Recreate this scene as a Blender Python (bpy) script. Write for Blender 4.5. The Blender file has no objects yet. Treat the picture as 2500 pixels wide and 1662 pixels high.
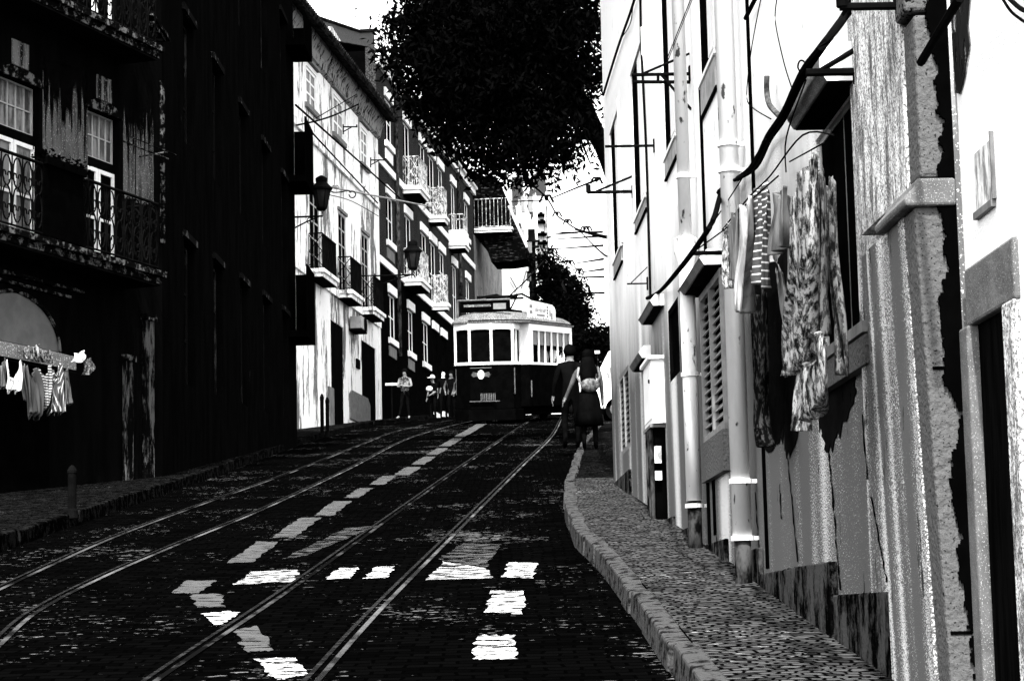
import bpy, bmesh, math, random
from mathutils import Vector, Matrix, noise
random.seed(7)
S = bpy.context.scene
C = S.collection
PI = math.pi
sin, cos, tan, rad = math.sin, math.cos, math.tan, math.radians

# ------------------------------------------------------------------ camera
# the photograph is measured at 2500 x 1662; FOC is its focal length in those pixels
FOC = 5447.0
PITCH = math.atan((1515.5 - 831) / FOC)
ROLL = rad(1.3)
FW = Vector((0, cos(PITCH), sin(PITCH)))
R0 = Vector((1, 0, 0)); U0 = Vector((0, -sin(PITCH), cos(PITCH)))
UP = U0 * cos(ROLL) + R0 * sin(ROLL)
RT = R0 * cos(ROLL) - U0 * sin(ROLL)
cam = bpy.data.cameras.new('camera'); co = bpy.data.objects.new('camera', cam); C.objects.link(co)
m = Matrix((RT, UP, -FW)).transposed().to_4x4(); co.matrix_world = m
cam.sensor_width = 36; cam.lens = FOC / 2500 * 36; cam.clip_end = 3000; cam.clip_start = 0.1
S.camera = co

def ray(x, y): return FW + RT * ((x - 1250) / FOC) - UP * ((y - 831) / FOC)
def at(x, y, Y):
    r = ray(x, y); return r * (Y / r.y)
def horizon(x):
    lo, hi = 0, 3000
    for _ in range(50):
        q = (lo + hi) / 2
        if ray(x, q).z > 0: lo = q
        else: hi = q
    return lo
# street profile: a steep hill that levels out behind the tram
PROF = [(-60, -1.9), (-14, -1.9), (-4, -1.85), (6, -.78), (10, -.33), (70, 6.22), (76, 6.85), (84, 7.68), (95, 8.73), (120, 11.0), (600, 54.0)]
def G(y):
    if y <= PROF[0][0]: return PROF[0][1]
    for (a, b), (c, d) in zip(PROF, PROF[1:]):
        if y <= c: return b + (d - b) * (y - a) / (c - a)
    return PROF[-1][1]
def gnd(x, y):
    r = ray(x, y); best = None
    t = 6.0
    while t < 120:
        if r.z * t / 1 - G(r.y * t) <= 0 or False:
            pass
        t += 1
    lo, hi = 5.0, 84.0
    f = lambda Y: r.z / r.y * Y - G(Y)
    # below the ground -> negative; find the first crossing
    Y = lo; prev = f(Y)
    while Y < hi:
        Y += .25; cur = f(Y)
        if prev > 0 >= cur: break
        prev = cur
    else: Y = hi
    a, b = Y - .25, Y
    for _ in range(30):
        q = (a + b) / 2
        if f(q) > 0: a = q
        else: b = q
    p = r * (b / r.y); return Vector((p.x, p.y, G(p.y)))

# ------------------------------------------------------------------ materials
def nt(m):
    m.use_nodes = True; n = m.node_tree.nodes; n.clear(); return n, m.node_tree.links
def node(n, t, **k):
    o = n.new(t)
    for a, b in k.items(): setattr(o, a, b)
    return o
def g4(v): return (v, v, v, 1)
def mat(name, lo, hi=None, scale=(4, 4, 4), a=.4, b=.6, rough=.85, bump=0, bscale=None, metal=0, spec=.08, detail=8, alpha=False, fine=None, rgh=.65):
    """grey stone / plaster / cloth: two tones mixed by a (stretched) noise, sharp between a and b; fine=(scale, a, b, tone) adds specks"""
    m = bpy.data.materials.new(name); n, l = nt(m)
    out = node(n, 'ShaderNodeOutputMaterial'); bs = node(n, 'ShaderNodeBsdfPrincipled')
    bs.inputs['Roughness'].default_value = rough; bs.inputs['Metallic'].default_value = metal
    bs.inputs['Specular IOR Level'].default_value = spec
    l.new(bs.outputs[0], out.inputs[0])
    if hi is None:
        hi = lo * 1.25
    if lo < .02: spec = 0; bs.inputs['Specular IOR Level'].default_value = 0
    tc = node(n, 'ShaderNodeTexCoord'); mp = node(n, 'ShaderNodeMapping'); mp.inputs['Scale'].default_value = scale
    l.new(tc.outputs['Object'], mp.inputs[0])
    nz = node(n, 'ShaderNodeTexNoise'); nz.inputs['Scale'].default_value = 1; nz.inputs['Detail'].default_value = detail; nz.inputs['Roughness'].default_value = rgh
    l.new(mp.outputs[0], nz.inputs['Vector'])
    cr = node(n, 'ShaderNodeValToRGB'); cr.color_ramp.elements[0].position = a; cr.color_ramp.elements[1].position = b
    cr.color_ramp.elements[0].color = g4(lo); cr.color_ramp.elements[1].color = g4(hi)
    l.new(nz.outputs['Fac'], cr.inputs[0]); col = cr.outputs[0]
    if fine:
        n2 = node(n, 'ShaderNodeTexNoise'); n2.inputs['Scale'].default_value = 1; n2.inputs['Detail'].default_value = 4
        m2 = node(n, 'ShaderNodeMapping'); m2.inputs['Scale'].default_value = fine[0]
        l.new(tc.outputs['Object'], m2.inputs[0]); l.new(m2.outputs[0], n2.inputs['Vector'])
        c2 = node(n, 'ShaderNodeValToRGB'); c2.color_ramp.elements[0].position = fine[1]; c2.color_ramp.elements[1].position = fine[2]
        l.new(n2.outputs['Fac'], c2.inputs[0])
        mx = node(n, 'ShaderNodeMix', data_type='RGBA'); mx.inputs['B'].default_value = g4(fine[3])
        l.new(c2.outputs[0], mx.inputs['Factor']); l.new(col, mx.inputs['A']); col = mx.outputs['Result']
    l.new(col, bs.inputs['Base Color'])
    if alpha:
        tr = node(n, 'ShaderNodeBsdfTransparent'); ms = node(n, 'ShaderNodeMixShader')
        n3 = node(n, 'ShaderNodeTexNoise'); n3.inputs['Scale'].default_value = 1; n3.inputs['Detail'].default_value = 6; n3.inputs['Roughness'].default_value = .7
        m3 = node(n, 'ShaderNodeMapping'); m3.inputs['Scale'].default_value = alpha[0]
        l.new(tc.outputs['Object'], m3.inputs[0]); l.new(m3.outputs[0], n3.inputs['Vector'])
        c3 = node(n, 'ShaderNodeValToRGB'); c3.color_ramp.elements[0].position = alpha[1]; c3.color_ramp.elements[1].position = alpha[2]
        l.new(n3.outputs['Fac'], c3.inputs[0]); l.new(c3.outputs[0], ms.inputs[0]); l.new(tr.outputs[0], ms.inputs[1]); l.new(bs.outputs[0], ms.inputs[2])
        l.new(ms.outputs[0], out.inputs[0])
    if bump:
        nb = node(n, 'ShaderNodeTexNoise'); nb.inputs['Scale'].default_value = bscale or 30; nb.inputs['Detail'].default_value = 6
        l.new(tc.outputs['Object'], nb.inputs['Vector'])
        bp = node(n, 'ShaderNodeBump'); bp.inputs['Strength'].default_value = bump; bp.inputs['Distance'].default_value = .02
        l.new(nb.outputs['Fac'], bp.inputs['Height']); l.new(bp.outputs[0], bs.inputs['Normal'])
    return m

def cobble(name, stone, joint, scale, speck=None, rough=.7, bump=.6, size=.35):
    m = bpy.data.materials.new(name); n, l = nt(m)
    out = node(n, 'ShaderNodeOutputMaterial'); bs = node(n, 'ShaderNodeBsdfPrincipled'); l.new(bs.outputs[0], out.inputs[0])
    bs.inputs['Roughness'].default_value = rough; bs.inputs['Specular IOR Level'].default_value = 0
    tc = node(n, 'ShaderNodeTexCoord'); mp = node(n, 'ShaderNodeMapping'); mp.inputs['Scale'].default_value = scale
    l.new(tc.outputs['Object'], mp.inputs[0])
    vo = node(n, 'ShaderNodeTexVoronoi'); vo.feature = 'DISTANCE_TO_EDGE'; vo.inputs['Scale'].default_value = 1; vo.inputs['Randomness'].default_value = .75
    l.new(mp.outputs[0], vo.inputs['Vector'])
    vc = node(n, 'ShaderNodeTexVoronoi'); vc.feature = 'F1'; vc.inputs['Scale'].default_value = 1; vc.inputs['Randomness'].default_value = .75
    l.new(mp.outputs[0], vc.inputs['Vector'])
    sep = node(n, 'ShaderNodeSeparateColor'); l.new(vc.outputs['Color'], sep.inputs[0])
    cs = node(n, 'ShaderNodeValToRGB'); e = cs.color_ramp.elements
    e[0].position = 0; e[0].color = g4(stone * .55); e[1].position = 1; e[1].color = g4(stone * 1.5)
    if speck:
        e2 = e.new(speck[0]); e2.color = g4(stone * 1.25); e[-1].color = g4(speck[1])
    l.new(sep.outputs[0], cs.inputs[0])
    ed = node(n, 'ShaderNodeValToRGB'); ed.color_ramp.elements[0].position = .04; ed.color_ramp.elements[1].position = .04 + size * .4
    l.new(vo.outputs['Distance'], ed.inputs[0])
    mx = node(n, 'ShaderNodeMix', data_type='RGBA'); mx.inputs['A'].default_value = g4(joint); l.new(ed.outputs[0], mx.inputs['Factor']); l.new(cs.outputs[0], mx.inputs['B'])
    # broad dirt
    nz = node(n, 'ShaderNodeTexNoise'); nz.inputs['Scale'].default_value = .9; nz.inputs['Detail'].default_value = 7; l.new(tc.outputs['Object'], nz.inputs['Vector'])
    cn = node(n, 'ShaderNodeValToRGB'); cn.color_ramp.elements[0].position = .35; cn.color_ramp.elements[1].position = .65; cn.color_ramp.elements[0].color = g4(.45); cn.color_ramp.elements[1].color = g4(1.2)
    l.new(nz.outputs['Fac'], cn.inputs[0])
    mu = node(n, 'ShaderNodeMix', data_type='RGBA', blend_type='MULTIPLY'); mu.inputs['Factor'].default_value = 1
    l.new(mx.outputs['Result'], mu.inputs['A']); l.new(cn.outputs[0], mu.inputs['B']); l.new(mu.outputs['Result'], bs.inputs['Base Color'])
    bp = node(n, 'ShaderNodeBump'); bp.inputs['Strength'].default_value = bump; bp.inputs['Distance'].default_value = .03
    l.new(ed.outputs[0], bp.inputs['Height']); l.new(bp.outputs[0], bs.inputs['Normal'])
    return m

def setts(name, c=(.0004, .0011, .0003), bw=.17, rh=.11, mort=.012, fl=.10, thr=.905, warp=.1):
    """black basalt setts laid in courses, a few paler worn crowns"""
    m = bpy.data.materials.new(name); n, l = nt(m)
    out = node(n, 'ShaderNodeOutputMaterial'); bs = node(n, 'ShaderNodeBsdfPrincipled'); l.new(bs.outputs[0], out.inputs[0])
    bs.inputs['Roughness'].default_value = .9; bs.inputs['Specular IOR Level'].default_value = 0
    tc = node(n, 'ShaderNodeTexCoord'); br = node(n, 'ShaderNodeTexBrick'); br.inputs['Scale'].default_value = 1
    br.inputs['Brick Width'].default_value = bw; br.inputs['Row Height'].default_value = rh; br.inputs['Mortar Size'].default_value = mort; br.inputs['Mortar Smooth'].default_value = .6
    br.inputs['Color1'].default_value = g4(c[0]); br.inputs['Color2'].default_value = g4(c[1]); br.inputs['Mortar'].default_value = g4(c[2])
    wn = node(n, 'ShaderNodeTexNoise'); wn.inputs['Scale'].default_value = 2.5; wn.inputs['Detail'].default_value = 3; l.new(tc.outputs['Object'], wn.inputs['Vector'])
    wm = node(n, 'ShaderNodeVectorMath', operation='MULTIPLY_ADD'); wm.inputs[1].default_value = (warp, warp, 0); l.new(wn.outputs['Color'], wm.inputs[0]); l.new(tc.outputs['Object'], wm.inputs[2]); l.new(wm.outputs[0], br.inputs['Vector'])
    mp = node(n, 'ShaderNodeMapping'); mp.inputs['Scale'].default_value = (9, 17, 1); l.new(tc.outputs['Object'], mp.inputs[0])
    nz = node(n, 'ShaderNodeTexNoise'); nz.inputs['Scale'].default_value = 1; nz.inputs['Detail'].default_value = 5; nz.inputs['Roughness'].default_value = .65; l.new(mp.outputs[0], nz.inputs['Vector'])
    m2 = node(n, 'ShaderNodeMapping'); m2.inputs['Scale'].default_value = (.9, .5, 1); l.new(tc.outputs['Object'], m2.inputs[0])
    n2 = node(n, 'ShaderNodeTexNoise'); n2.inputs['Scale'].default_value = 1; n2.inputs['Detail'].default_value = 5; l.new(m2.outputs[0], n2.inputs['Vector'])
    ad = node(n, 'ShaderNodeMath', operation='MULTIPLY_ADD'); ad.inputs[1].default_value = .55; l.new(n2.outputs['Fac'], ad.inputs[0]); l.new(nz.outputs['Fac'], ad.inputs[2])
    cr = node(n, 'ShaderNodeValToRGB'); cr.color_ramp.elements[0].position = thr + .02; cr.color_ramp.elements[1].position = thr + .065; l.new(ad.outputs[0], cr.inputs[0])
    sb = node(n, 'ShaderNodeMath', operation='SUBTRACT'); sb.use_clamp = True; l.new(cr.outputs[0], sb.inputs[0]); l.new(br.outputs['Fac'], sb.inputs[1])
    mx = node(n, 'ShaderNodeMix', data_type='RGBA'); mx.inputs['B'].default_value = g4(fl); l.new(sb.outputs[0], mx.inputs['Factor']); l.new(br.outputs['Color'], mx.inputs['A']); l.new(mx.outputs['Result'], bs.inputs['Base Color'])
    bp = node(n, 'ShaderNodeBump'); bp.inputs['Strength'].default_value = .6; bp.inputs['Distance'].default_value = .02; bp.invert = True; l.new(br.outputs['Fac'], bp.inputs['Height']); l.new(bp.outputs[0], bs.inputs['Normal'])
    return m
def wall_two_tone(name, up, low, slope, h, fleck, soft=.5, sx=1.2, grime=(.33, .39), grit=85):
    """white plaster above a lower storey greyed by painted shade (its edge climbs with the street), white flecks in the grey"""
    m = bpy.data.materials.new(name); n, l = nt(m)
    out = node(n, 'ShaderNodeOutputMaterial'); bs = node(n, 'ShaderNodeBsdfPrincipled'); l.new(bs.outputs[0], out.inputs[0])
    bs.inputs['Roughness'].default_value = .9; bs.inputs['Specular IOR Level'].default_value = .15
    tc = node(n, 'ShaderNodeTexCoord')
    dt = node(n, 'ShaderNodeVectorMath', operation='DOT_PRODUCT'); dt.inputs[1].default_value = (-slope, 0, 1); l.new(tc.outputs['Object'], dt.inputs[0])
    nz = node(n, 'ShaderNodeTexNoise'); nz.inputs['Scale'].default_value = 1.; nz.inputs['Detail'].default_value = 9; nz.inputs['Roughness'].default_value = .72
    mz = node(n, 'ShaderNodeMapping'); mz.inputs['Scale'].default_value = (1.2, 1, .5); l.new(tc.outputs['Object'], mz.inputs[0]); l.new(mz.outputs[0], nz.inputs['Vector'])
    ad = node(n, 'ShaderNodeMath', operation='MULTIPLY_ADD'); ad.inputs[1].default_value = 1.3; ad.inputs[2].default_value = -.65; l.new(nz.outputs['Fac'], ad.inputs[0])
    su = node(n, 'ShaderNodeMath', operation='ADD'); l.new(dt.outputs['Value'], su.inputs[0]); l.new(ad.outputs[0], su.inputs[1])
    mr = node(n, 'ShaderNodeMapRange'); mr.inputs['From Min'].default_value = h - soft; mr.inputs['From Max'].default_value = h + soft; l.new(su.outputs[0], mr.inputs['Value'])
    # vertical streaks with fine grit
    ms = node(n, 'ShaderNodeMapping'); ms.inputs['Scale'].default_value = (sx, 1, .14); l.new(tc.outputs['Object'], ms.inputs[0])
    st = node(n, 'ShaderNodeTexNoise'); st.inputs['Scale'].default_value = 1; st.inputs['Detail'].default_value = 2; l.new(ms.outputs[0], st.inputs['Vector'])
    mf = node(n, 'ShaderNodeMapping'); mf.inputs['Scale'].default_value = (grit, grit, grit * 1.3); l.new(tc.outputs['Object'], mf.inputs[0])
    fi = node(n, 'ShaderNodeTexNoise'); fi.inputs['Scale'].default_value = 1; fi.inputs['Detail'].default_value = 3; l.new(mf.outputs[0], fi.inputs['Vector'])
    a2 = node(n, 'ShaderNodeMath', operation='MULTIPLY_ADD'); a2.inputs[1].default_value = .75; l.new(fi.outputs['Fac'], a2.inputs[0]); l.new(st.outputs['Fac'], a2.inputs[2])
    c2 = node(n, 'ShaderNodeValToRGB'); c2.color_ramp.elements[0].position = fleck + .10; c2.color_ramp.elements[1].position = fleck + .17; c2.color_ramp.elements[0].color = g4(low); c2.color_ramp.elements[1].color = g4(.62)
    l.new(a2.outputs[0], c2.inputs[0])
    # dark grime specks everywhere
    mg = node(n, 'ShaderNodeMapping'); mg.inputs['Scale'].default_value = (9, 9, 3.2); l.new(tc.outputs['Object'], mg.inputs[0])
    gr = node(n, 'ShaderNodeTexNoise'); gr.inputs['Scale'].default_value = 1; gr.inputs['Detail'].default_value = 8; gr.inputs['Roughness'].default_value = .75; l.new(mg.outputs[0], gr.inputs['Vector'])
    cg = node(n, 'ShaderNodeValToRGB'); cg.color_ramp.elements[0].position = grime[0]; cg.color_ramp.elements[1].position = grime[1]; cg.color_ramp.elements[0].color = g4(.06); cg.color_ramp.elements[1].color = g4(1)
    l.new(gr.outputs['Fac'], cg.inputs[0])
    mx = node(n, 'ShaderNodeMix', data_type='RGBA'); l.new(mr.outputs[0], mx.inputs['Factor']); l.new(c2.outputs[0], mx.inputs['A']); mx.inputs['B'].default_value = g4(up)
    mu = node(n, 'ShaderNodeMix', data_type='RGBA', blend_type='MULTIPLY'); mu.inputs['Factor'].default_value = 1; l.new(mx.outputs['Result'], mu.inputs['A']); l.new(cg.outputs[0], mu.inputs['B'])
    l.new(mu.outputs['Result'], bs.inputs['Base Color'])
    bp = node(n, 'ShaderNodeBump'); bp.inputs['Strength'].default_value = .25; bp.inputs['Distance'].default_value = .01; l.new(fi.outputs['Fac'], bp.inputs['Height']); l.new(bp.outputs[0], bs.inputs['Normal'])
    return m

def pattern(name, c, kind, sc, c2=.05):
    """woven cloth: stripes, checks or blotches"""
    m = bpy.data.materials.new(name); n, l = nt(m)
    out = node(n, 'ShaderNodeOutputMaterial'); bs = node(n, 'ShaderNodeBsdfPrincipled'); l.new(bs.outputs[0], out.inputs[0])
    bs.inputs['Roughness'].default_value = .95; bs.inputs['Specular IOR Level'].default_value = .1
    tc = node(n, 'ShaderNodeTexCoord'); mp = node(n, 'ShaderNodeMapping'); mp.inputs['Scale'].default_value = sc; l.new(tc.outputs['Object'], mp.inputs[0])
    if kind == 'check': mp.inputs['Rotation'].default_value = (PI / 2, 0, 0)
    mx = node(n, 'ShaderNodeMix', data_type='RGBA'); mx.inputs['A'].default_value = g4(c); mx.inputs['B'].default_value = g4(c2)
    if kind == 'blotch':
        t = node(n, 'ShaderNodeTexNoise'); t.inputs['Scale'].default_value = 1; t.inputs['Detail'].default_value = 6; t.inputs['Roughness'].default_value = .7
        l.new(mp.outputs[0], t.inputs['Vector']); cr = node(n, 'ShaderNodeValToRGB'); cr.color_ramp.interpolation = 'CONSTANT'
        cr.color_ramp.elements[0].color = g4(0); cr.color_ramp.elements[1].position = .55; e = cr.color_ramp.elements.new(.47); e.color = g4(.72); l.new(t.outputs['Fac'], cr.inputs[0]); l.new(cr.outputs[0], mx.inputs['Factor'])
    elif kind == 'check':
        t = node(n, 'ShaderNodeTexBrick'); t.offset = 0; t.inputs['Scale'].default_value = 1; t.inputs['Mortar Size'].default_value = .18
        t.inputs['Color1'].default_value = g4(0); t.inputs['Color2'].default_value = g4(.35); t.inputs['Mortar'].default_value = g4(1)
        l.new(mp.outputs[0], t.inputs['Vector']); l.new(t.outputs['Color'], mx.inputs['Factor'])
    else:
        t = node(n, 'ShaderNodeTexWave'); t.bands_direction = 'Z' if kind == 'stripe' else 'X'; t.inputs['Scale'].default_value = 1; t.inputs['Distortion'].default_value = .6
        l.new(mp.outputs[0], t.inputs['Vector']); cr = node(n, 'ShaderNodeValToRGB'); cr.color_ramp.elements[0].position = .86; cr.color_ramp.elements[1].position = .93
        l.new(t.outputs['Fac'], cr.inputs[0]); l.new(cr.outputs[0], mx.inputs['Factor'])
    l.new(mx.outputs['Result'], bs.inputs['Base Color'])
    return m

M = {}
M['asphalt'] = setts('black setts')
M['pave'] = setts('grey calcada', (.014, .07, .0005), .085, .065, .013, .28, .93, .30)
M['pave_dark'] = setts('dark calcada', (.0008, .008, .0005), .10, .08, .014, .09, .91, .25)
M['kerb'] = mat('kerb stone', .006, .048, (11, 11, 11), .42, .50, bump=.5, bscale=30)
M['rail'] = mat('polished rail', .004, .12, (1.5, .9, 3), .46, .62, rough=.5, metal=.4)
M['groove'] = mat('rail groove', .003, .006)
M['paint'] = mat('worn road paint', .08, .55, (9, 16, 5), .42, .52, rough=.9, alpha=((6, 13, 3), .455, .475))
M['paint_dull'] = mat('grey road paint', .04, .065, (9, 14, 5), .35, .6, rough=.9, alpha=((5, 16, 3), .41, .46))
M['white'] = mat('white plaster', .72, .82, (2, 2, .7), .3, .6, bump=.15, fine=((10, 10, 3), .68, .72, .35))
M['white_stain'] = mat('stained white plaster', .12, .84, (2.2, 2.2, .5), .42, .48, bump=.15, detail=10, rgh=.72)
M['right_wall'] = wall_two_tone('street wall greyed with shade', .88, .085, .055, 1.75, .858, .6)  # shade low in the narrow street is put into the grey
M['near_wall'] = wall_two_tone('near house wall', .86, .12, .0, .2, .84, .2, 1.2, (.29, .34))
M['apron'] = mat('grey window apron', .22, .34, (8, 8, 8), .4, .6)
M['concrete'] = mat('grey concrete', .07, .12, (6, 6, 6), .35, .6, bump=.2, fine=((170, 170, 170), .60, .64, .3))
M['hood_lit'] = mat('hood end with painted light', .75, .84, (5, 5, 5), .3, .5)
M['streak'] = mat('streaked plaster pilaster', .06, .80, (7, 7, 1.7), .46, .52, bump=.3, bscale=60, detail=14, rgh=.95, fine=((120, 120, 100), .52, .58, .10))
M['stone'] = mat('pitted grey stone', .004, .085, (9, 9, 6), .31, .37, bump=.8, bscale=40, detail=12, rgh=.8, fine=((90, 90, 90), .62, .66, .012))
M['plinth'] = mat('damp plinth', .001, .05, (5, 5, 3), .46, .56, bump=.4, bscale=50, detail=10, rgh=.78)
M['stain'] = mat('wet stain', .003, .005, (3, 3, 3), alpha=((16, 16, 3.5), .30, .40))
M['pipe'] = mat('white painted pipe', .52, .62, (6, 6, 2), .3, .5, rough=.6, fine=((20, 20, 8), .64, .68, .06))
M['pipe_black'] = mat('rusted iron pipe', .002, .05, (14, 14, 6), .42, .62)
M['iron'] = mat('black iron', .002, .004, rough=.7, spec=.05)
M['cable'] = mat('black cable', .002, .003, rough=.7, spec=.05)
M['black'] = mat('dark interior', .0006, .001, rough=.9, spec=0)
M['glass'] = mat('dark window glass', .001, .002, rough=.35, spec=.06)
M['glass_grey'] = mat('curtained glass', .04, .16, (4, 4, 1.3), .45, .55, rough=.4)
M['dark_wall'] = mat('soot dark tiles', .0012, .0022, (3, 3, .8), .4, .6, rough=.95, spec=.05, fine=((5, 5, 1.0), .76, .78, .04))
M['dark_streak'] = mat('peeling dark plaster', .006, .13, (5.5, 5.5, .55), .46, .52, rough=.9, detail=10, rgh=.7, fine=((50, 50, 30), .62, .66, .3))
M['dark_stone'] = mat('dark stone trim', .002, .10, (7, 7, 7), .52, .57, detail=10, rgh=.75, spec=.05)
M['grey_stone'] = mat('grey stone trim', .10, .17, (9, 9, 3), .4, .6)
M['tile'] = mat('grey glazed tiles', .008, .018, (1.2, 1.2, .8), .4, .6, rough=.8, fine=((26, 26, 26), .5, .56, .045), spec=.05)
M['tile_dark'] = mat('dark ground floor', .001, .002, spec=0)
M['wood_dark'] = mat('dark door wood', .0012, .003, (20, 20, 2), spec=.02)
M['shutter'] = mat('grey louvre', .15, .2, (8, 8, 8), .4, .6, rough=.8)
M['trim'] = mat('white stone trim', .74, .82, (6, 6, 6))
M['frame_white'] = mat('white window frame', .76, .84, (6, 6, 6), rough=.5)
M['frame_grey'] = mat('grey frame', .28, .36, (6, 6, 6), rough=.6)
M['roof'] = mat('dark roof tiles', .002, .02, (6, 6, 6), .45, .6)
M['roof_grey'] = mat('grey rough gable', .05, .09, (14, 14, 5), .4, .6, detail=10, fine=((30, 30, 30), .55, .6, .012))
M['cornice'] = mat('mottled cornice', .004, .25, (5, 5, 2.4), .44, .50, detail=10, rgh=.75)
M['tram_white'] = mat('cream tram paint', .78, .84, (2, 2, 2), rough=.35, spec=.4)
M['tram_dark'] = mat('dark tram paint', .0008, .0014, rough=.6, spec=.03)
M['tram_roof'] = mat('tram roof canvas', .05, .10, (5, 5, 5), .35, .6, fine=((40, 40, 40), .58, .62, .35))
M['chrome'] = mat('tram metal', .06, .14, (9, 9, 9), .4, .6, rough=.5, metal=.2)
M['skin'] = mat('skin', .12, .18, rough=.7)
M['hair'] = mat('dark hair', .0015, .003, rough=.6)
M['cloth_black'] = mat('black clothing', .0015, .003, rough=.95, spec=0)
M['cloth_grey'] = mat('grey clothing', .16, .24, (30, 30, 30), rough=.95)
M['cloth_white'] = mat('white clothing', .74, .82, rough=.95)
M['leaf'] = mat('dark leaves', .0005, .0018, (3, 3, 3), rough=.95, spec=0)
M['bark'] = mat('dark bark', .002, .006, (9, 9, 2))
M['plaque'] = mat('grey plaque', .2, .8, (25, 25, 9), .4, .6)
M['sheet_white'] = mat('white laundry', .12, .45, (7, 7, 2), .38, .5, rough=.95)
M['sheet_grey'] = mat('grey laundry', .05, .14, (9, 9, 2), .4, .6, rough=.95)
M['sheet_dark'] = mat('dark laundry', .002, .03, (40, 40, 14), .5, .6, rough=.95)
M['check'] = pattern('checked cloth', .6, 'check', (4.5, 4.5, 3.2), .06)
M['stripe'] = pattern('striped cloth', .07, 'stripe', (2, 2, 9), .7)
M['stripe2'] = pattern('vertical striped cloth', .07, 'vert', (14, 14, 1), .75)
M['floral'] = pattern('flowered cloth', .30, 'blotch', (42, 42, 13), .003)
M['floral_dark'] = pattern('dark flowered cloth', .12, 'blotch', (26, 26, 12), .002)
M['lace'] = pattern('lace cloth', .6, 'blotch', (60, 60, 30), .02)

M['peel'] = mat('peeling plaster on dark wall', .006, .10, (3.0, 3.0, .45), .46, .50, rough=.9, detail=10, rgh=.74, fine=((50, 50, 30), .60, .64, .22), spec=.05)
M['grey_peel'] = mat('worn grey stone pilaster', .002, .075, (10, 10, 2.2), .50, .56, rough=.9, detail=10, rgh=.78, spec=.05)
M['fan_glass'] = mat('grey frosted fan glass', .07, .10, (3, 3, 3), rough=.6, spec=.2)
M['canopy'] = mat('grey painted canopy', .08, .13, (3, 3, 3), .4, .6, fine=((40, 40, 40), .58, .62, .45))
M['lace_dark'] = pattern('dark net', .14, 'blotch', (60, 60, 50), .006)
M['dark_frame'] = mat('dark window frame', .005, .03, (2, 2, .8), .55, .6, spec=.05)
M['dark_stone2'] = mat('sooty lintel stone', .005, .06, (3, 3, 3), .56, .62, spec=.05)
M['lamp_glass'] = mat('dusty lantern glass', .008, .016, rough=.5, spec=.1)
M['white_wall2'] = mat('rain stained white wall', .12, .84, (1.3, 1.3, .28), .455, .48, bump=.1, detail=11, rgh=.72, fine=((12, 12, 3), .66, .70, .4))
M['rail_pale'] = mat('pale iron railing', .10, .5, (8, 8, 8), .45, .55, rough=.7)
M['render_grey'] = mat('grey render', .11, .20, (1.5, 1.5, 1.2), .4, .6, fine=((8, 8, 5), .6, .64, .05))
M['gallery'] = mat('dark timber gallery', .001, .02, (3, 3, 14), .55, .62, spec=.05)
M['mould'] = mat('black mould', .010, .02, (3, 3, 3), alpha=((26, 26, 9), .40, .46))
M['van_white'] = mat('white van paint', .76, .8, rough=.3, spec=.4)
#MATS
M['skin_grey'] = mat('grey bare arm', .05, .07)
M['floral_bag'] = pattern('printed bag cloth', .16, 'blotch', (14, 14, 14), .05)
M['paint_ghost'] = mat('almost worn away paint', .03, .06, (9, 14, 5), .35, .6, alpha=((6, 13, 3), .50, .54))
M['paint_mid'] = mat('half worn paint', .05, .5, (8, 16, 3), .47, .53, rough=.9, alpha=((5, 13, 3), .47, .49))
M['pipe_grey'] = mat('grey conduit', .02, .09, (20, 20, 20), .4, .6)
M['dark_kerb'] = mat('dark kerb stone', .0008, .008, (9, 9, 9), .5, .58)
M['soffit_shade'] = mat('painted soffit shade', .002, .005)
M['patch'] = mat('peeling plaster patch', .02, .07, (4, 4, .6), .42, .52, detail=10, rgh=.75, fine=((50, 50, 40), .6, .64, .25), alpha=((8, 8, .9), .47, .50))
M['far_wall'] = mat('far blotchy wall', .03, .8, (.9, .9, .35), .50, .53, detail=9)
M['stone2'] = mat('blackened stone', .002, .08, (4.5, 4.5, 3.5), .38, .42, bump=.8, bscale=40, detail=13, rgh=.82, fine=((50, 50, 50), .57, .61, .003))
M['streak_low'] = wall_two_tone('worn grey plaster strip', .8, .085, 0, 1000, .815, .5, 4.0, (.36, .41), 130)
M['cloth_mid'] = mat('mid grey sleeve', .06, .09)
SUN, SKY, EXPO = 2.0, .12, 2.4
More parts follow.
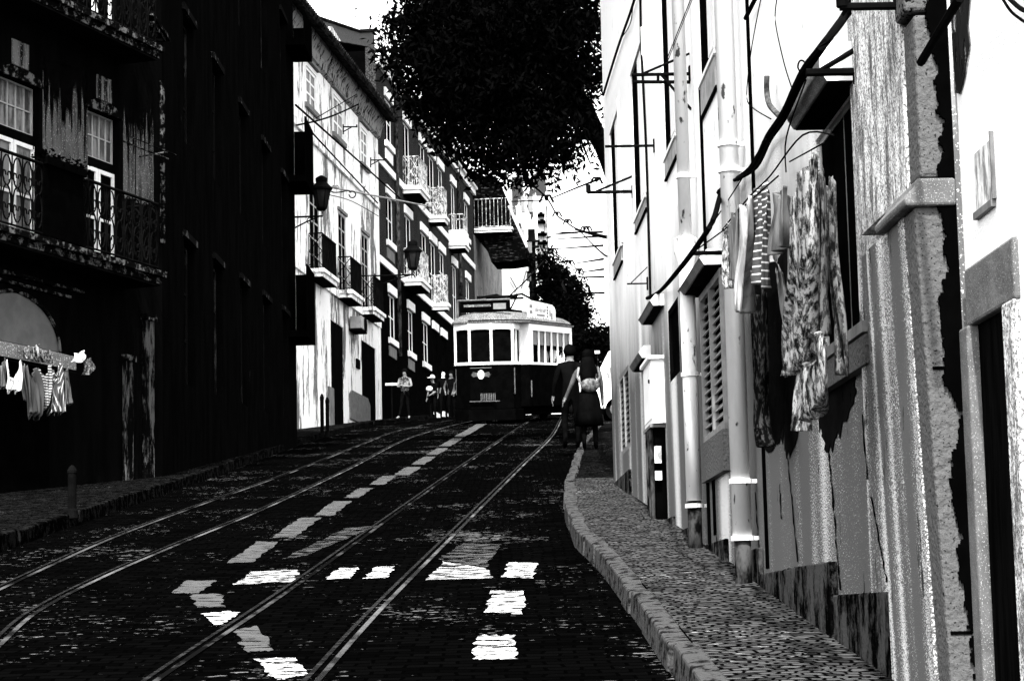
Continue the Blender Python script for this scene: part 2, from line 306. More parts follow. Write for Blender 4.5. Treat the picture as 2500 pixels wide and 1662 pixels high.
# ------------------------------------------------------------------ mesh builder
class MB:
    def __init__(s): s.v = []; s.f = []; s.m = []
    def add(s, vs, fs, m=0):
        k = len(s.v); s.v += [tuple(v) for v in vs]; s.f += [tuple(i + k for i in f) for f in fs]; s.m += [m] * len(fs); return s
    def box(s, x0, x1, y0, y1, z0, z1, m=0):
        x0, x1 = sorted((x0, x1)); y0, y1 = sorted((y0, y1)); z0, z1 = sorted((z0, z1))
        return s.add([(x, y, z) for x in (x0, x1) for y in (y0, y1) for z in (z0, z1)],
                     [(0, 1, 3, 2), (4, 6, 7, 5), (0, 4, 5, 1), (2, 3, 7, 6), (0, 2, 6, 4), (1, 5, 7, 3)], m)
    def prism(s, pts, dirn, m=0):
        """3-D polygon pts swept by vector dirn"""
        n = len(pts); a = [Vector(p) for p in pts]; b = [p + Vector(dirn) for p in a]
        return s.add(a + b, [tuple(range(n))[::-1], tuple(range(n, 2 * n))] + [(i, (i + 1) % n, n + (i + 1) % n, n + i) for i in range(n)], m)
    def tube(s, pts, r, n=8, m=0, cap=True):
        pts = [Vector(p) for p in pts]; N = len(pts); rr = r if isinstance(r, (list, tuple)) else [r] * N
        k = len(s.v); ref = None
        for i, p in enumerate(pts):
            d = (pts[min(i + 1, N - 1)] - pts[max(i - 1, 0)])
            if d.length < 1e-9: d = Vector((0, 0, 1))
            d.normalize()
            if ref is None: ref = Vector((0, 0, 1)) if abs(d.z) < .9 else Vector((1, 0, 0))
            a = d.cross(ref).normalized(); b = d.cross(a).normalized()
            for j in range(n):
                t = 2 * PI * j / n; s.v.append(tuple(p + a * (cos(t) * rr[i]) + b * (sin(t) * rr[i])))
            ref = b.cross(d) if False else ref
        fs = [(k + i * n + j, k + i * n + (j + 1) % n, k + (i + 1) * n + (j + 1) % n, k + (i + 1) * n + j) for i in range(N - 1) for j in range(n)]
        if cap: fs += [tuple(k + j for j in range(n))[::-1], tuple(k + (N - 1) * n + j for j in range(n))]
        s.f += fs; s.m += [m] * len(fs); return s
    def lathe(s, prof, c=(0, 0, 0), n=16, m=0, axis='z'):
        k = len(s.v)
        for (r, z) in prof:
            for j in range(n):
                t = 2 * PI * j / n
                p = (r * cos(t), r * sin(t), z)
                if axis == 'x': p = (z, r * cos(t), r * sin(t))
                if axis == 'y': p = (r * cos(t), z, r * sin(t))
                s.v.append((p[0] + c[0], p[1] + c[1], p[2] + c[2]))
        N = len(prof); fs = [(k + i * n + j, k + i * n + (j + 1) % n, k + (i + 1) * n + (j + 1) % n, k + (i + 1) * n + j) for i in range(N - 1) for j in range(n)]
        fs += [tuple(k + j for j in range(n))[::-1], tuple(k + (N - 1) * n + j for j in range(n))]
        s.f += fs; s.m += [m] * len(fs); return s
    def ball(s, c, r, n=12, m=0):
        rx, ry, rz = r if isinstance(r, tuple) else (r, r, r); prof = []
        k = len(s.v); K = 8
        for i in range(K + 1):
            a = -PI / 2 + PI * i / K
            for j in range(n):
                t = 2 * PI * j / n; s.v.append((c[0] + rx * max(cos(a), .02) * cos(t), c[1] + ry * max(cos(a), .02) * sin(t), c[2] + rz * sin(a)))
        fs = [(k + i * n + j, k + i * n + (j + 1) % n, k + (i + 1) * n + (j + 1) % n, k + (i + 1) * n + j) for i in range(K) for j in range(n)]
        s.f += fs; s.m += [m] * len(fs); return s
    def build(s, name, mats, parent=None, smooth=False, bevel=0):
        me = bpy.data.meshes.new(name); me.from_pydata(s.v, [], s.f)
        for q in (mats if isinstance(mats, (list, tuple)) else [mats]): me.materials.append(q)
        for p, i in zip(me.polygons, s.m): p.material_index = i; p.use_smooth = smooth
        bm = bmesh.new(); bm.from_mesh(me); bmesh.ops.recalc_face_normals(bm, faces=bm.faces); bm.to_mesh(me); bm.free()
        o = bpy.data.objects.new(name, me); C.objects.link(o)
        if parent is not None: o.parent = parent
        if bevel:
            b = o.modifiers.new('bevel', 'BEVEL'); b.width = bevel; b.segments = 2; b.limit_method = 'ANGLE'
        return o
def tag(o, label=None, cat=None, group=None, kind=None):
    if label: o['label'] = label
    if cat: o['category'] = cat
    if group: o['group'] = group
    if kind: o['kind'] = kind
    return o
def thing(name, label, cat, mw=None, loc=(0, 0, 0), rz=0, group=None):
    o = bpy.data.objects.new(name, None); C.objects.link(o); o.empty_display_size = .2
    o.matrix_world = mw if mw is not None else (Matrix.Translation(Vector(loc)) @ Matrix.Rotation(rz, 4, 'Z'))
    return tag(o, label, cat, group)
def copy_tree(o, parent=None):
    c = o.copy(); C.objects.link(c)
    if parent is not None: c.parent = parent
    for ch in list(o.children): copy_tree(ch, c)
    return c
def structure(o): o['kind'] = 'structure'; return o
def smooth_line(pts, k=6):
    P = [Vector(p) for p in pts]; out = []
    for i in range(len(P) - 1):
        a, b, c, d = P[max(i - 1, 0)], P[i], P[i + 1], P[min(i + 2, len(P) - 1)]
        for j in range(k):
            t = j / k
            out.append(.5 * ((2 * b) + (c - a) * t + (2 * a - 5 * b + 4 * c - d) * t * t + (3 * b - a - 3 * c + d) * t ** 3))
    return out + [P[-1]]
class Facade:
    """vertical plane; local x runs along it, local y points out over the street, z is up"""
    def __init__(s, p, vpx, away):
        d = ray(vpx, horizon(vpx)); d.z = 0; d.normalize()
        s.x = d if away else -d; s.o = Vector((p[0], p[1], 0)); s.y = Vector((-s.x.y, s.x.x, 0)); s.rz = math.atan2(s.x.y, s.x.x)
        s.mw = Matrix.Translation(s.o) @ Matrix.Rotation(s.rz, 4, 'Z')
    def uv(s, x, y, w=0):
        r = ray(x, y); q = s.o + s.y * w; t = s.y.dot(q) / s.y.dot(r); p = r * t - s.o
        return p.dot(s.x), p.z
    def w(s, u, w, v): return s.o + s.x * u + s.y * w + Vector((0, 0, v))
    def g(s, u): return G((s.o + s.x * u).y)

# ------------------------------------------------------------------ ground, street
def sheet(name, m, xs, ys, dz=0.0):
    b = MB(); k = len(xs)
    b.add([(x, y, G(y) + dz) for y in ys for x in xs], [(j * k + i, j * k + i + 1, (j + 1) * k + i + 1, (j + 1) * k + i) for j in range(len(ys) - 1) for i in range(k - 1)])
    return structure(b.build(name, m))
ysf = [-60, -30, -14, -9, -4, 1, 6, 10, 20, 30, 40, 50, 60, 70, 73, 76, 80, 84, 90, 95, 105, 120, 200, 600]
M['earth'] = mat('dark earth', .002, .006, (1, 1, 1))
sheet('ground', M['earth'], [-300, -60, -20, -10, 10, 20, 60, 300], ysf, -.02)
def strip(name, m, left, right, dz, side=None, depth=.0):
    """surface between two lines given as lists of (x, y) at common y, with an optional step down on its road side"""
    b = MB(); n = len(left)
    vs = [(x, y, G(y) + dz) for x, y in left] + [(x, y, G(y) + dz) for x, y in right]
    b.add(vs, [(i, n + i, n + i + 1, i + 1) for i in range(n - 1)])
    return structure(b.build(name, m))
def lerp_line(pts, y):
    if y <= pts[0][1]: (a, b), (c, d) = pts[0], pts[1]
    elif y >= pts[-1][1]: (a, b), (c, d) = pts[-2], pts[-1]
    else:
        for (a, b), (c, d) in zip(pts, pts[1:]):
            if b <= y <= d: break
    return a + (c - a) * (y - b) / (d - b)
ygrid = [-14, -9, -4, 1, 4, 6, 8, 10, 12, 14, 16, 18, 20, 22, 24, 26, 28, 30, 33, 36, 40, 44, 48, 52, 56, 60, 65, 70, 73, 76, 80, 84, 90, 95, 105]
# kerbs
kr = [gnd(*p) for p in [(1650, 1662), (1548, 1510), (1472, 1405), (1402, 1332), (1377, 1262), (1380, 1200), (1403, 1130), (1415, 1100)]]
kerb_r = [(.9, -14), (.85, 4)] + [(p.x, p.y) for p in kr if 1] + [(2.3, 60), (3.2, 80), (3.6, 105)]
kl = [gnd(*p) for p in [(0, 1349), (154, 1292), (404, 1206), (520, 1165), (740, 1082), (900, 1040)]]
kerb_l = [(-4.9, -14), (-4.6, 10)] + [(p.x, p.y) for p in kl] + [(-2.9, 84), (-2.5, 105)]
kerb_l = [p for i, p in enumerate(kerb_l) if i == 0 or p[1] > kerb_l[i - 1][1] + .1]
kerb_r = [p for i, p in enumerate(kerb_r) if i == 0 or p[1] > kerb_r[i - 1][1] + .1]
yk = sorted(set(ygrid + [p[1] for p in kerb_r if -14 <= p[1] <= 105] + [p[1] for p in kerb_l if -14 <= p[1] <= 105]))
LR = [(lerp_line(kerb_r, y), y) for y in yk]; LL = [(lerp_line(kerb_l, y), y) for y in yk]
strip('road', M['asphalt'], LL, LR, 0)
KW = .125
LN = [p for p in LR if p[1] <= 28.01]; LF = [p for p in LR if p[1] >= 27.99]
strip('pavement', M['pave'], [(x + KW, y) for x, y in LN], [(x + 3.4, y) for x, y in LN], .125)
strip('pavement', M['pave_dark'], [(x + KW, y) for x, y in LF], [(x + 9, y) for x, y in LF], .125)  # shade of wall and tree put into the darker paving colour
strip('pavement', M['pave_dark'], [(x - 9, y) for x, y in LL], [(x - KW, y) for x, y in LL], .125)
def kerbs(line, y0, y1, sgn, ln=1.0):
    y = y0
    while y < y1:
        L = ln * random.uniform(.7, 1.4); a, c = y + .02, min(y + L, y1)
        b = MB(); j = random.uniform(-.018, .018); zt = .125 + random.uniform(.0, .024); n = 3; vs = []
        for i in range(n):
            yy = a + (c - a) * i / (n - 1); x = lerp_line(line, yy) + j
            vs += [(x, yy, G(yy) - .05), (x + .012 * sgn, yy, G(yy) + zt), (x + KW * sgn, yy, G(yy) + zt + .006), (x + KW * sgn, yy, G(yy) - .05)]
        fs = [(4 * i + q, 4 * i + (q + 1) % 4, 4 * i + 4 + (q + 1) % 4, 4 * i + 4 + q) for i in range(n - 1) for q in range(4)] + [(0, 1, 2, 3), (4 * n - 4, 4 * n - 3, 4 * n - 2, 4 * n - 1)]
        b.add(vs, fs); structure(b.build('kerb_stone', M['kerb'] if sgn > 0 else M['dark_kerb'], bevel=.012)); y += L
kerbs(kerb_r, 5, 60, 1, .8)
kerbs(kerb_l, 10, 84, -1, 1.2)

def rail(px, extra0=None, extra1=None, top='rail'):
    P = [gnd(*p) for p in px]
    if extra1: P += [Vector((x, y, G(y))) for x, y in extra1]
    d0 = (P[0] - P[1]).normalized() * 5; q0 = P[0] + d0; P = [Vector((q0.x, q0.y, G(q0.y)))] + P
    if extra0: P = [Vector((x, y, G(y))) for x, y in extra0] + P
    L = smooth_line(P, 8)
    b = MB(); vs = []; N = len(L)
    for i, p in enumerate(L):
        d = (L[min(i + 1, N - 1)] - L[max(i - 1, 0)]); d.z = 0; d.normalize(); a = Vector((d.y, -d.x, 0))
        for t, h, in ((-.05, .006), (-.022, .008), (-.022, -.012), (.012, -.012), (.012, .009), (.042, .007)): 
            q = p + a * t; vs.append((q.x, q.y, G(q.y) + h))
    fs = []; ms = []
    for i in range(N - 1):
        for j, mi in ((0, 2), (1, 1), (2, 1), (3, 1), (4, 0)):
            fs.append((6 * i + j, 6 * i + j + 1, 6 * i + 7 + j, 6 * i + 6 + j)); ms.append(mi)
    b.add(vs, fs); b.m = ms
    return structure(b.build('tram_rail', [M[top], M['groove'], M['rail2']]))
M['rail_dull'] = mat('dull rail', .003, .06, (1.5, .5, 3), .48, .6, rough=.6)
M['rail2'] = mat('worn rail lip', .004, .03, (3, 30, 3), .5, .6, rough=.6, metal=.3)
rail([(690, 1745), (765, 1660), (926, 1482), (1104, 1304), (1270, 1140), (1350, 1060)], None, [(1.75, 80)])
rail([(290, 1720), (433, 1619), (724, 1424), (950, 1263), (1125, 1140), (1240, 1062)], None, [(.85, 80)], 'rail_dull')
rail([(-70, 1640), (0, 1565), (89, 1490), (243, 1410), (433, 1328), (640, 1243), (850, 1145), (1020, 1062)], None, [(-.9, 80)])
rail([(-40, 1455), (120, 1380), (279, 1310), (475, 1237), (718, 1150), (880, 1086), (985, 1048)], None, [(-1.8, 80)], 'rail_dull')

def mark(px, m, dz=.005):
    pts = [gnd(*p) for p in px]; b = MB(); n = 12; vs = []; rj = random.Random(int(px[0][0] * 7 + px[0][1]))
    for j in range(n + 1):
        for i in range(n + 1):
            a = pts[0].lerp(pts[1], i / n); c = pts[3].lerp(pts[2], i / n); q = a.lerp(c, j / n)
            if i in (0, n) or j in (0, n): q = q + Vector((rj.uniform(-.018, .018), rj.uniform(-.03, .03), 0))
            vs.append((q.x, q.y, G(q.y) + dz))
    b.add(vs, [(j * (n + 1) + i, j * (n + 1) + i + 1, (j + 1) * (n + 1) + i + 1, (j + 1) * (n + 1) + i) for j in range(n) for i in range(n)])
    return structure(b.build('road_marking', m))
def zq(*p): return [(x / 1.685, 1150 + y / 1.685) for x, y in p]
PA, PD = M['paint'], M['paint_dull']
for q, m_ in [
    (zq((700, 503), (825, 503), (890, 450), (770, 452)), PD), (zq((935, 378), (1035, 376), (1150, 292), (1060, 290)), PD),
    (zq((1120, 275), (1215, 270), (1320, 192), (1235, 192)), PD), (zq((1290, 185), (1370, 183), (1445, 124), (1370, 124)), PD),
    (zq((1415, 110), (1475, 110), (1535, 70), (1478, 70)), PD), (zq((1520, 56), (1580, 56), (1630, 20), (1575, 20)), PD),
    ([(960, 1160), (1000, 1160), (1030, 1140), (992, 1140)], PD), ([(1003, 1134), (1035, 1134), (1065, 1115), (1034, 1115)], PD),
    ([(1040, 1110), (1070, 1110), (1095, 1094), (1068, 1094)], PD), ([(1073, 1089), (1100, 1089), (1130, 1070), (1104, 1070)], PD),
    ([(1108, 1066), (1134, 1066), (1190, 1034), (1166, 1034)], PD), ([(1172, 1031), (1200, 1031), (1262, 1018.5), (1238, 1018)], PD),
    (zq((1335, 447), (1440, 440), (1475, 398), (1400, 398)), PA), (zq((1495, 443), (1590, 440), (1622, 393), (1545, 395)), PA),
    (zq((960, 470), (1215, 455), (1230, 405), (1040, 415)), M['paint_mid']), (zq((1755, 450), (2030, 440), (2000, 400), (1820, 372)), M['paint_mid']),
    (zq((1800, 365), (2000, 395), (2060, 300), (1900, 300)), M['paint_ghost']),
    (zq((2065, 436), (2192, 443), (2208, 380), (2095, 376)), PA), (zq((2000, 580), (2145, 592), (2162, 495), (2020, 493)), PA),
    (zq((1945, 775), (2122, 775), (2112, 675), (1958, 677)), PA), (zq((810, 562), (922, 560), (905, 505), (785, 508)), PD),
    (zq((895, 640), (980, 585), (950, 578), (832, 586)), PA), (zq((1010, 745), (1130, 740), (1060, 635), (965, 655)), PD),
    (zq((1140, 863), (1262, 835), (1205, 768), (1050, 775)), PA),
    (zq((1160, 362), (1250, 350), (1560, 225), (1420, 235)), M['paint_ghost'])]:
    mark(q, m_)

# ------------------------------------------------------------------ generic building pieces
def window(par, u0, u1, v0, v1, depth=.14, frame='frame_white', glass='glass', bars=(1, 1), fw=.06, name='window', proud=0.0, fd=.05):
    """opening lined with reveals behind the wall face: a frame with bars, its glass a sub-part"""
    u0, u1 = sorted((u0, u1)); b = MB(); y1 = proud - depth + fd; y0 = proud - depth
    b.box(u0, u0 + fw, y0, y1, v0, v1).box(u1 - fw, u1, y0, y1, v0, v1).box(u0 + fw, u1 - fw, y0, y1, v1 - fw, v1).box(u0 + fw, u1 - fw, y0, y1, v0, v0 + fw)
    for i in range(1, bars[0] + 1):
        x = u0 + (u1 - u0) * i / (bars[0] + 1); b.box(x - fw * .4, x + fw * .4, y0 + .004, y1 - .006, v0 + fw, v1 - fw)
    for i in range(1, bars[1] + 1):
        z = v0 + (v1 - v0) * i / (bars[1] + 1); b.box(u0 + fw, u1 - fw, y0 + .006, y1 - .010, z - fw * .35, z + fw * .35)
    f = b.build(name, M[frame], par)
    g = MB().box(u0 + fw * .5, u1 - fw * .5, y0 + .012, y0 + .024, v0 + fw * .5, v1 - fw * .5).build('pane', M[glass], f)
    return f
def wall_with_holes(par, name, m, u0, u1, vlow, v1, holes, thick=.4, reveal=None, y=0.0):
    """a wall slab whose front is cut into cells so the openings are real holes with reveals"""
    us = sorted(set([u0, u1] + [h[i] for h in holes for i in (0, 1)])); us = [u for u in us if u0 <= u <= u1]
    b = MB(); lo = vlow if callable(vlow) else (lambda u: vlow)
    for a, c in zip(us, us[1:]):
        if c - a < 1e-6: continue
        mid = (a + c) / 2; hs = sorted([h for h in holes if min(h[0], h[1]) <= mid <= max(h[0], h[1])], key=lambda h: h[2])
        z = min(lo(a), lo(c)); 
        for h in hs:
            if h[2] > z + 1e-4: b.box(a, c, y - thick, y, z, h[2])
            z = max(z, h[3])
        if v1 > z: b.box(a, c, y - thick, y, z, v1)
    o = b.build(name, m, par)
    bm = bmesh.new(); bm.from_mesh(o.data); bmesh.ops.remove_doubles(bm, verts=bm.verts, dist=1e-4)
    # drop interior faces shared by neighbouring cells
    seen = {}
    for f in bm.faces: seen.setdefault(tuple(sorted(v.index for v in f.verts)), []).append(f)
    dead = [f for fs in seen.values() if len(fs) > 1 for f in fs]
    bmesh.ops.delete(bm, geom=dead, context='FACES_ONLY'); bm.to_mesh(o.data); bm.free()
    return o
def railing(par, u0, u1, d, v0, h, style='bars', name='railing', m='iron', n=None):
    """balcony railing: front and two returns"""
    b = MB(); r = .012; u0, u1 = sorted((u0, u1))
    P = [(u0, 0.02, 0), (u0, d, 0), (u1, d, 0), (u1, .02, 0)]
    for z in (v0 + .06, v0 + h):
        for a, c in zip(P, P[1:]): b.tube([(a[0], a[1], z), (c[0], c[1], z)], .022 if z > v0 + .5 else .014, 6)
    for a, c in zip(P, P[1:]):
        A, Bv = Vector((a[0], a[1], 0)), Vector((c[0], c[1], 0)); L = (Bv - A).length; k = n or max(2, int(L / (.075 if style == 'lattice' else .13)))
        if style == 'scroll': k = max(1, int(round(L / .24)))
        for i in range(k + 1):
            q = A.lerp(Bv, i / k); b.tube([(q.x, q.y, v0 + .06), (q.x, q.y, v0 + h)], .010, 5)
        if style == 'scroll':
            for i in range(k):
                q0, q1 = A.lerp(Bv, i / k), A.lerp(Bv, (i + 1) / k); c0 = (q0 + q1) / 2; ax = (Bv - A).normalized(); rr = L / k * .40
                for (zc, rz) in ((v0 + .06 + h * .28, h * .23), (v0 + .06 + h * .70, h * .20)):
                    b.tube([(c0.x + ax.x * rr * cos(t), c0.y + ax.y * rr * cos(t), zc + rz * sin(t)) for t in [2 * PI * j / 14 for j in range(15)]], .011, 5, cap=False)
                    for sg in (1, -1):
                        b.tube([(c0.x + ax.x * sg * (rr * .55 - .35 * rr * cos(t)) , c0.y + ax.y * sg * (rr * .55 - .35 * rr * cos(t)), zc - rz * .35 + rz * .3 * sin(t)) for t in [PI * 1.5 * j / 8 for j in range(9)]], .010, 5, cap=False)
        elif style == 'lattice':
            k2 = max(1, int(round(L / .3)))
            for i in range(k2):
                q0, q1 = A.lerp(Bv, i / k2), A.lerp(Bv, (i + 1) / k2)
                for za, zb in ((v0 + .1, v0 + h * .5), (v0 + h * .5, v0 + .1), (v0 + h * .5, v0 + h * .95), (v0 + h * .95, v0 + h * .5)): b.tube([(q0.x, q0.y, za), (q1.x, q1.y, zb)], .012, 4)
    return b.build(name, M[m], par)
def slab(par, u0, u1, d, v, th, m='trim', name='balcony_slab'):
    u0, u1 = sorted((u0, u1))
    b = MB().box(u0 - .06, u1 + .06, 0.001, d + .06, v - th * .45, v).box(u0, u1, 0.001, d, v - th, v - th * .45)
    o = b.build(name, M[m], par)
    MB().box(u0 + .02, u1 - .02, .004, d - .02, v - th - .03, v - th - .001).build('soffit_shade', M['soffit_shade'], o)  # dark sheet paints the shade on the slab's underside
    return o
# ------------------------------------------------------------------ right-hand side: the long white house and the near one
W = Facade((1.8, 0), 1139, True)
UC = W.uv(1474, 300)[0]                       # far corner of the long house
UP0 = W.uv(2236, 600, .15)[0] - .02                      # joint with the near house
rh = thing('long_house', 'long white street house with shade-greyed lower storey, drainpipes and concrete hoods, beside the laundry', 'house', W.mw)
def win_px(tl, bl, tr): 
    u1, v1 = W.uv(*tl); u0 = W.uv(*tr)[0]; v0 = W.uv(*bl)[1]; return [u0, u1, v0, v1]
upper = [win_px((1492, 330), (1500, 643), (1511, 282)), win_px((1543, 185), (1554, 536), (1569, 115)), win_px((1611, -120), (1620, 404), (1637, -200)), win_px((1703, -120), (1710, 215), (1739, -200))]
big = win_px((1990, 330), (1990, 850), (2108, 215)); big[2] = W.uv(2125, 790)[1]; big[3] = W.uv(2102, 203)[1] + .02
lou = win_px((1716, 735), (1727, 1086), (1768, 700)); lou[3] = W.uv(1740, 690)[1]
mid = win_px((1631, 760), (1640, 930), (1656, 760))
cel = win_px((1511, 925), (1520, 1110), (1534, 900))
holes = upper + [big, lou, mid, cel]
far_ext = UC
wall_with_holes(rh, 'wall', M['right_wall'], UP0, UC, lambda u: G(W.w(u, 0, 0).y) - .3, 12.5, holes, .32)
MB().box(UP0 + .02, UC - .33, -6.5, -.33, -2, 12.45).build('inner_block', M['black'], rh)
b = MB(); b.box(UC - .3, UC + .0, -6.6, -.322, 0, 12.5); b.build('end_wall', M['white_stain'], rh)
MB().box(UP0 - .2, UC + .35, -6.6, .38, 12.5, 12.9).build('roof', M['roof'], rh)
for i, h in enumerate(upper):
    wf = window(rh, *h, depth=.022, frame='wood_dark', bars=(1, 3), fw=.05, fd=.018)
    MB().box(h[0] + (h[1] - h[0]) * .12, h[0] + (h[1] - h[0]) * .42, -.006, .014, h[2] + .05, h[3] - .05).build('sash', M['frame_white'], wf)
    ap = [.19, .13, .18, .25][i]
    MB().box(h[0] + .02, h[1] - .02, 0.002, .018, h[2] - ap, h[2] - .03).build('window_apron', M['apron'], rh)
    MB().box(h[0] - .05, h[1] + .05, -.02, .03, h[2] - .03, h[2]).build('window_sill', M['trim'], rh)
    MB().box(h[0] - .03, h[1] + .03, .002, .022, h[2] - ap - .018, h[2] - ap).build('sill_shadow', M['iron'], rh)  # black strip drawn as the shadow line below the apron
    bb = MB()
    for (x0, x1, z0, z1) in ((h[0] - .11, h[0], h[2], h[3] + .11), (h[1], h[1] + .11, h[2], h[3] + .11), (h[0], h[1], h[3], h[3] + .11)): bb.box(x0, x1, .002, .022, z0, z1)
    bb.build('window_surround', M['trim'], rh)
window(rh, *big, depth=.05, frame='frame_grey', bars=(1, 2), fw=.03, fd=.03)
MB().box(big[0] - .05, big[1] + .05, -.2, .06, big[2] - .05, big[2]).build('window_sill', M['grey_stone'], rh)
sv = W.uv(2130, 893)[1]
MB().box(big[0] - .05, big[1] + .05, .002, .05, sv, big[2] - .06).build('window_apron', M['stone'], rh)
def louvre(h, depth=.1):
    u0, u1, v0, v1 = h; f = MB(); fw = .05
    f.box(u0, u0 + fw, -depth - .04, -depth, v0, v1).box(u1 - fw, u1, -depth - .04, -depth, v0, v1).box(u0, u1, -depth - .038, -depth - .002, v1 - fw, v1).box(u0, u1, -depth - .038, -depth - .002, v0, v0 + fw).box((u0 + u1) / 2 - .03, (u0 + u1) / 2 + .03, -depth - .039, -depth + .004, v0 + fw, v1 - fw)
    o = f.build('shutter', M['shutter'], rh); s = MB(); z = v0 + fw
    while z < v1 - fw - .03:
        s.prism([(u0 + fw, -depth - .012, z), (u0 + fw, -depth - .045, z + .05), (u0 + fw, -depth - .055, z + .05), (u0 + fw, -depth - .022, z - .004)], (u1 - u0 - 2 * fw, 0, 0)); z += .062
    s.build('slats', M['shutter'], o)
    MB().box(u0, u1, -depth - .09, -depth - .075, v0, v1).build('backing', M['black'], o)
louvre(lou, -.03); louvre(cel, .0)
MB().box(lou[0] - .04, lou[1] + .04, -.1, .05, lou[2] - .28, lou[2]).build('window_sill', M['stone'], rh)
window(rh, *mid, depth=.05, frame='wood_dark', bars=(0, 0))
# hoods: chamfered concrete canopies
def hood(u0, u1, v0, v1, d, ch=.05):
    prof = [(0.001, v0), (d - ch * .6, v0), (d, v0 + ch), (d, v1 - ch * 1.2), (d - ch, v1), (0.001, v1)]
    b = MB(); b.prism([(u0, y, z) for y, z in prof], (u1 - u0, 0, 0))
    o = b.build('window_hood', M['concrete'], rh, bevel=.006)
    MB().box(u0 + .01, u1 - .01, .004, d - ch * .8, v0 - .004, v0 - .0005).build('hood_soffit_shade', M['soffit_shade'], o)  # dark sheet carries the shade below the hood in its colour
    b = MB(); b.prism([(u0 - .004, y * .97 + .002, z) for y, z in prof], (.003, 0, 0)); b.build('hood_end_lit', M['hood_lit'], o)  # camera-facing end made whiter, brightness of that side painted in
    return o
v0 = W.uv(2102, 203)[1]; v1 = W.uv(2098, 100)[1]
hood(W.uv(2102, 203)[0], W.uv(1925, 330, .18)[0], v0 + .012, v1, .185)
h2 = W.uv(1766, 645); h2t = W.uv(1764, 620)
hood(h2[0], W.uv(1656, 715, .16)[0], h2[1], h2t[1] + .03, .165)
h3 = W.uv(1622, 745)
hood(h3[0], h3[0] + 1.3, h3[1], h3[1] + .10, .13)
h4 = W.uv(1590, 868)
hood(h4[0], h4[0] + 1.2, h4[1] - .02, h4[1] + .10, .12)
# plinth stones and pilaster
def blk(px0, px1, ytop, ybot, d, m='plinth', nm='plinth_block'):
    ua, va = W.uv(px0, ytop); ub, vb = W.uv(px1, ytop); vt = va; u0, u1 = sorted((ua, ub))
    vlow = min(W.uv(px0, ybot)[1], G(W.w(u0, 0, 0).y) - .1) if ybot is None or True else 0
    return MB().box(u0 + .006, u1 - .006, .001, d, vlow, vt).build(nm, M[m], rh, bevel=.008)
blk(1867, 1950, 1400, 1500, .035); blk(1955, 2045, 1384, 1460, .045); blk(2052, 2190, 1452, 1600, .04)
for px0, px1, yt in ((1826, 1864, 1345), (1728, 1780, 1330), (1655, 1690, 1300), (1598, 1650, 1285), (1545, 1596, 1260), (1492, 1543, 1190)):
    blk(px0, px1, yt, yt + 120, .03)
ua = W.uv(2190, 700, .03)[0]; ub = W.uv(2112, 700)[0]
gl = G(W.w(ua, 0, 0).y) - .2
zc_ = W.uv(2180, 560, .03)[1]
MB().box(ua, ub - .03, .001, .035, zc_, 12.4).build('plaster_strip', M['streak'], rh); MB().box(ua, ub - .03, .001, .035, gl, zc_ - .001).build('plaster_strip', M['streak_low'], rh)
uo = W.uv(2236, 600, .15)[0]; cap = W.uv(2223, 482, .2)[1]
b = MB(); 
def pil(z0, z1, w0, w1, u0, u1, m=0): b.prism([(u0, .001, z0), (u0, w0, z0), (u0, w1, z1), (u0, .001, z1)], (u1 - u0, 0, 0), m)
pil(gl, cap, .10, .15, uo + .2, ua, 0)
p_ = b.build('street_pilaster', [M['streak_low']], rh)
b = MB(); b.prism([(uo, .001, gl), (uo, .085, gl), (uo, .15, cap), (uo, .001, cap)], (.199, 0, 0)); b.build('corner_stone', M['stone'], rh, bevel=.012)
for zc2, l_ in ((W.uv(2290, 895, .1)[1], .11), (W.uv(2290, 1180, .1)[1], .07), (W.uv(2330, 1545, .1)[1], .09)): MB().box(uo - .004, uo + .01, .002, l_, zc2 - .006, zc2 + .006).build('stone_crack', M['black'], rh)
b = MB(); zs = cap + .1; k = 0; jb = MB(); zj = gl
wj = .03
while zj < 7:
    hz_ = random.uniform(.004, .013); wj = min(.08, max(.008, wj + random.gauss(0, .0055) + (.03 - wj) * .03)); jb.box(uo - .018, uo - .003, -.3, wj, zj, zj + hz_); zj += hz_
jb.build('joint', M['black'], rh)
while zs < 12:
    hh = [.62, .48, .75, .55, .7][k % 5]; ze = zs + hh; dd = .12 + .02 * (k % 2) + random.uniform(-.008, .008) if zs > cap else .10 + .05 * max(0, (zs - gl) / (cap - gl))
    MB().box(uo + random.uniform(-.01, .01), uo + .199, .001, dd + random.uniform(-.006, .006), zs + .008, ze - .006).build('quoin_stone', M[('stone', 'stone2')[k % 2]], rh, bevel=.014); zs = ze; k += 1
mb = MB(); prof = [(.0, cap), (.185, cap), (.19, cap + .025), (.17, cap + .05), (.15, cap + .07), (.14, cap + .10), (0, cap + .10)]
u_a, u_b = uo - .03, W.uv(2147, 553, .17)[0]
mb.prism([(u_a, y + .001, z) for y, z in prof], (u_b - u_a, 0, 0)); mb.build('capital_moulding', M['concrete'], rh, bevel=.01)
pil_u = (uo, ua); b = MB(); b.prism([(uo + .2, .001, cap + .1), (uo + .2, .13, cap + .1), (uo + .2, .13, 12.3), (uo + .2, .001, 12.3)], (ua - uo, 0, 0)); b.build('street_pilaster', M['streak'], rh)
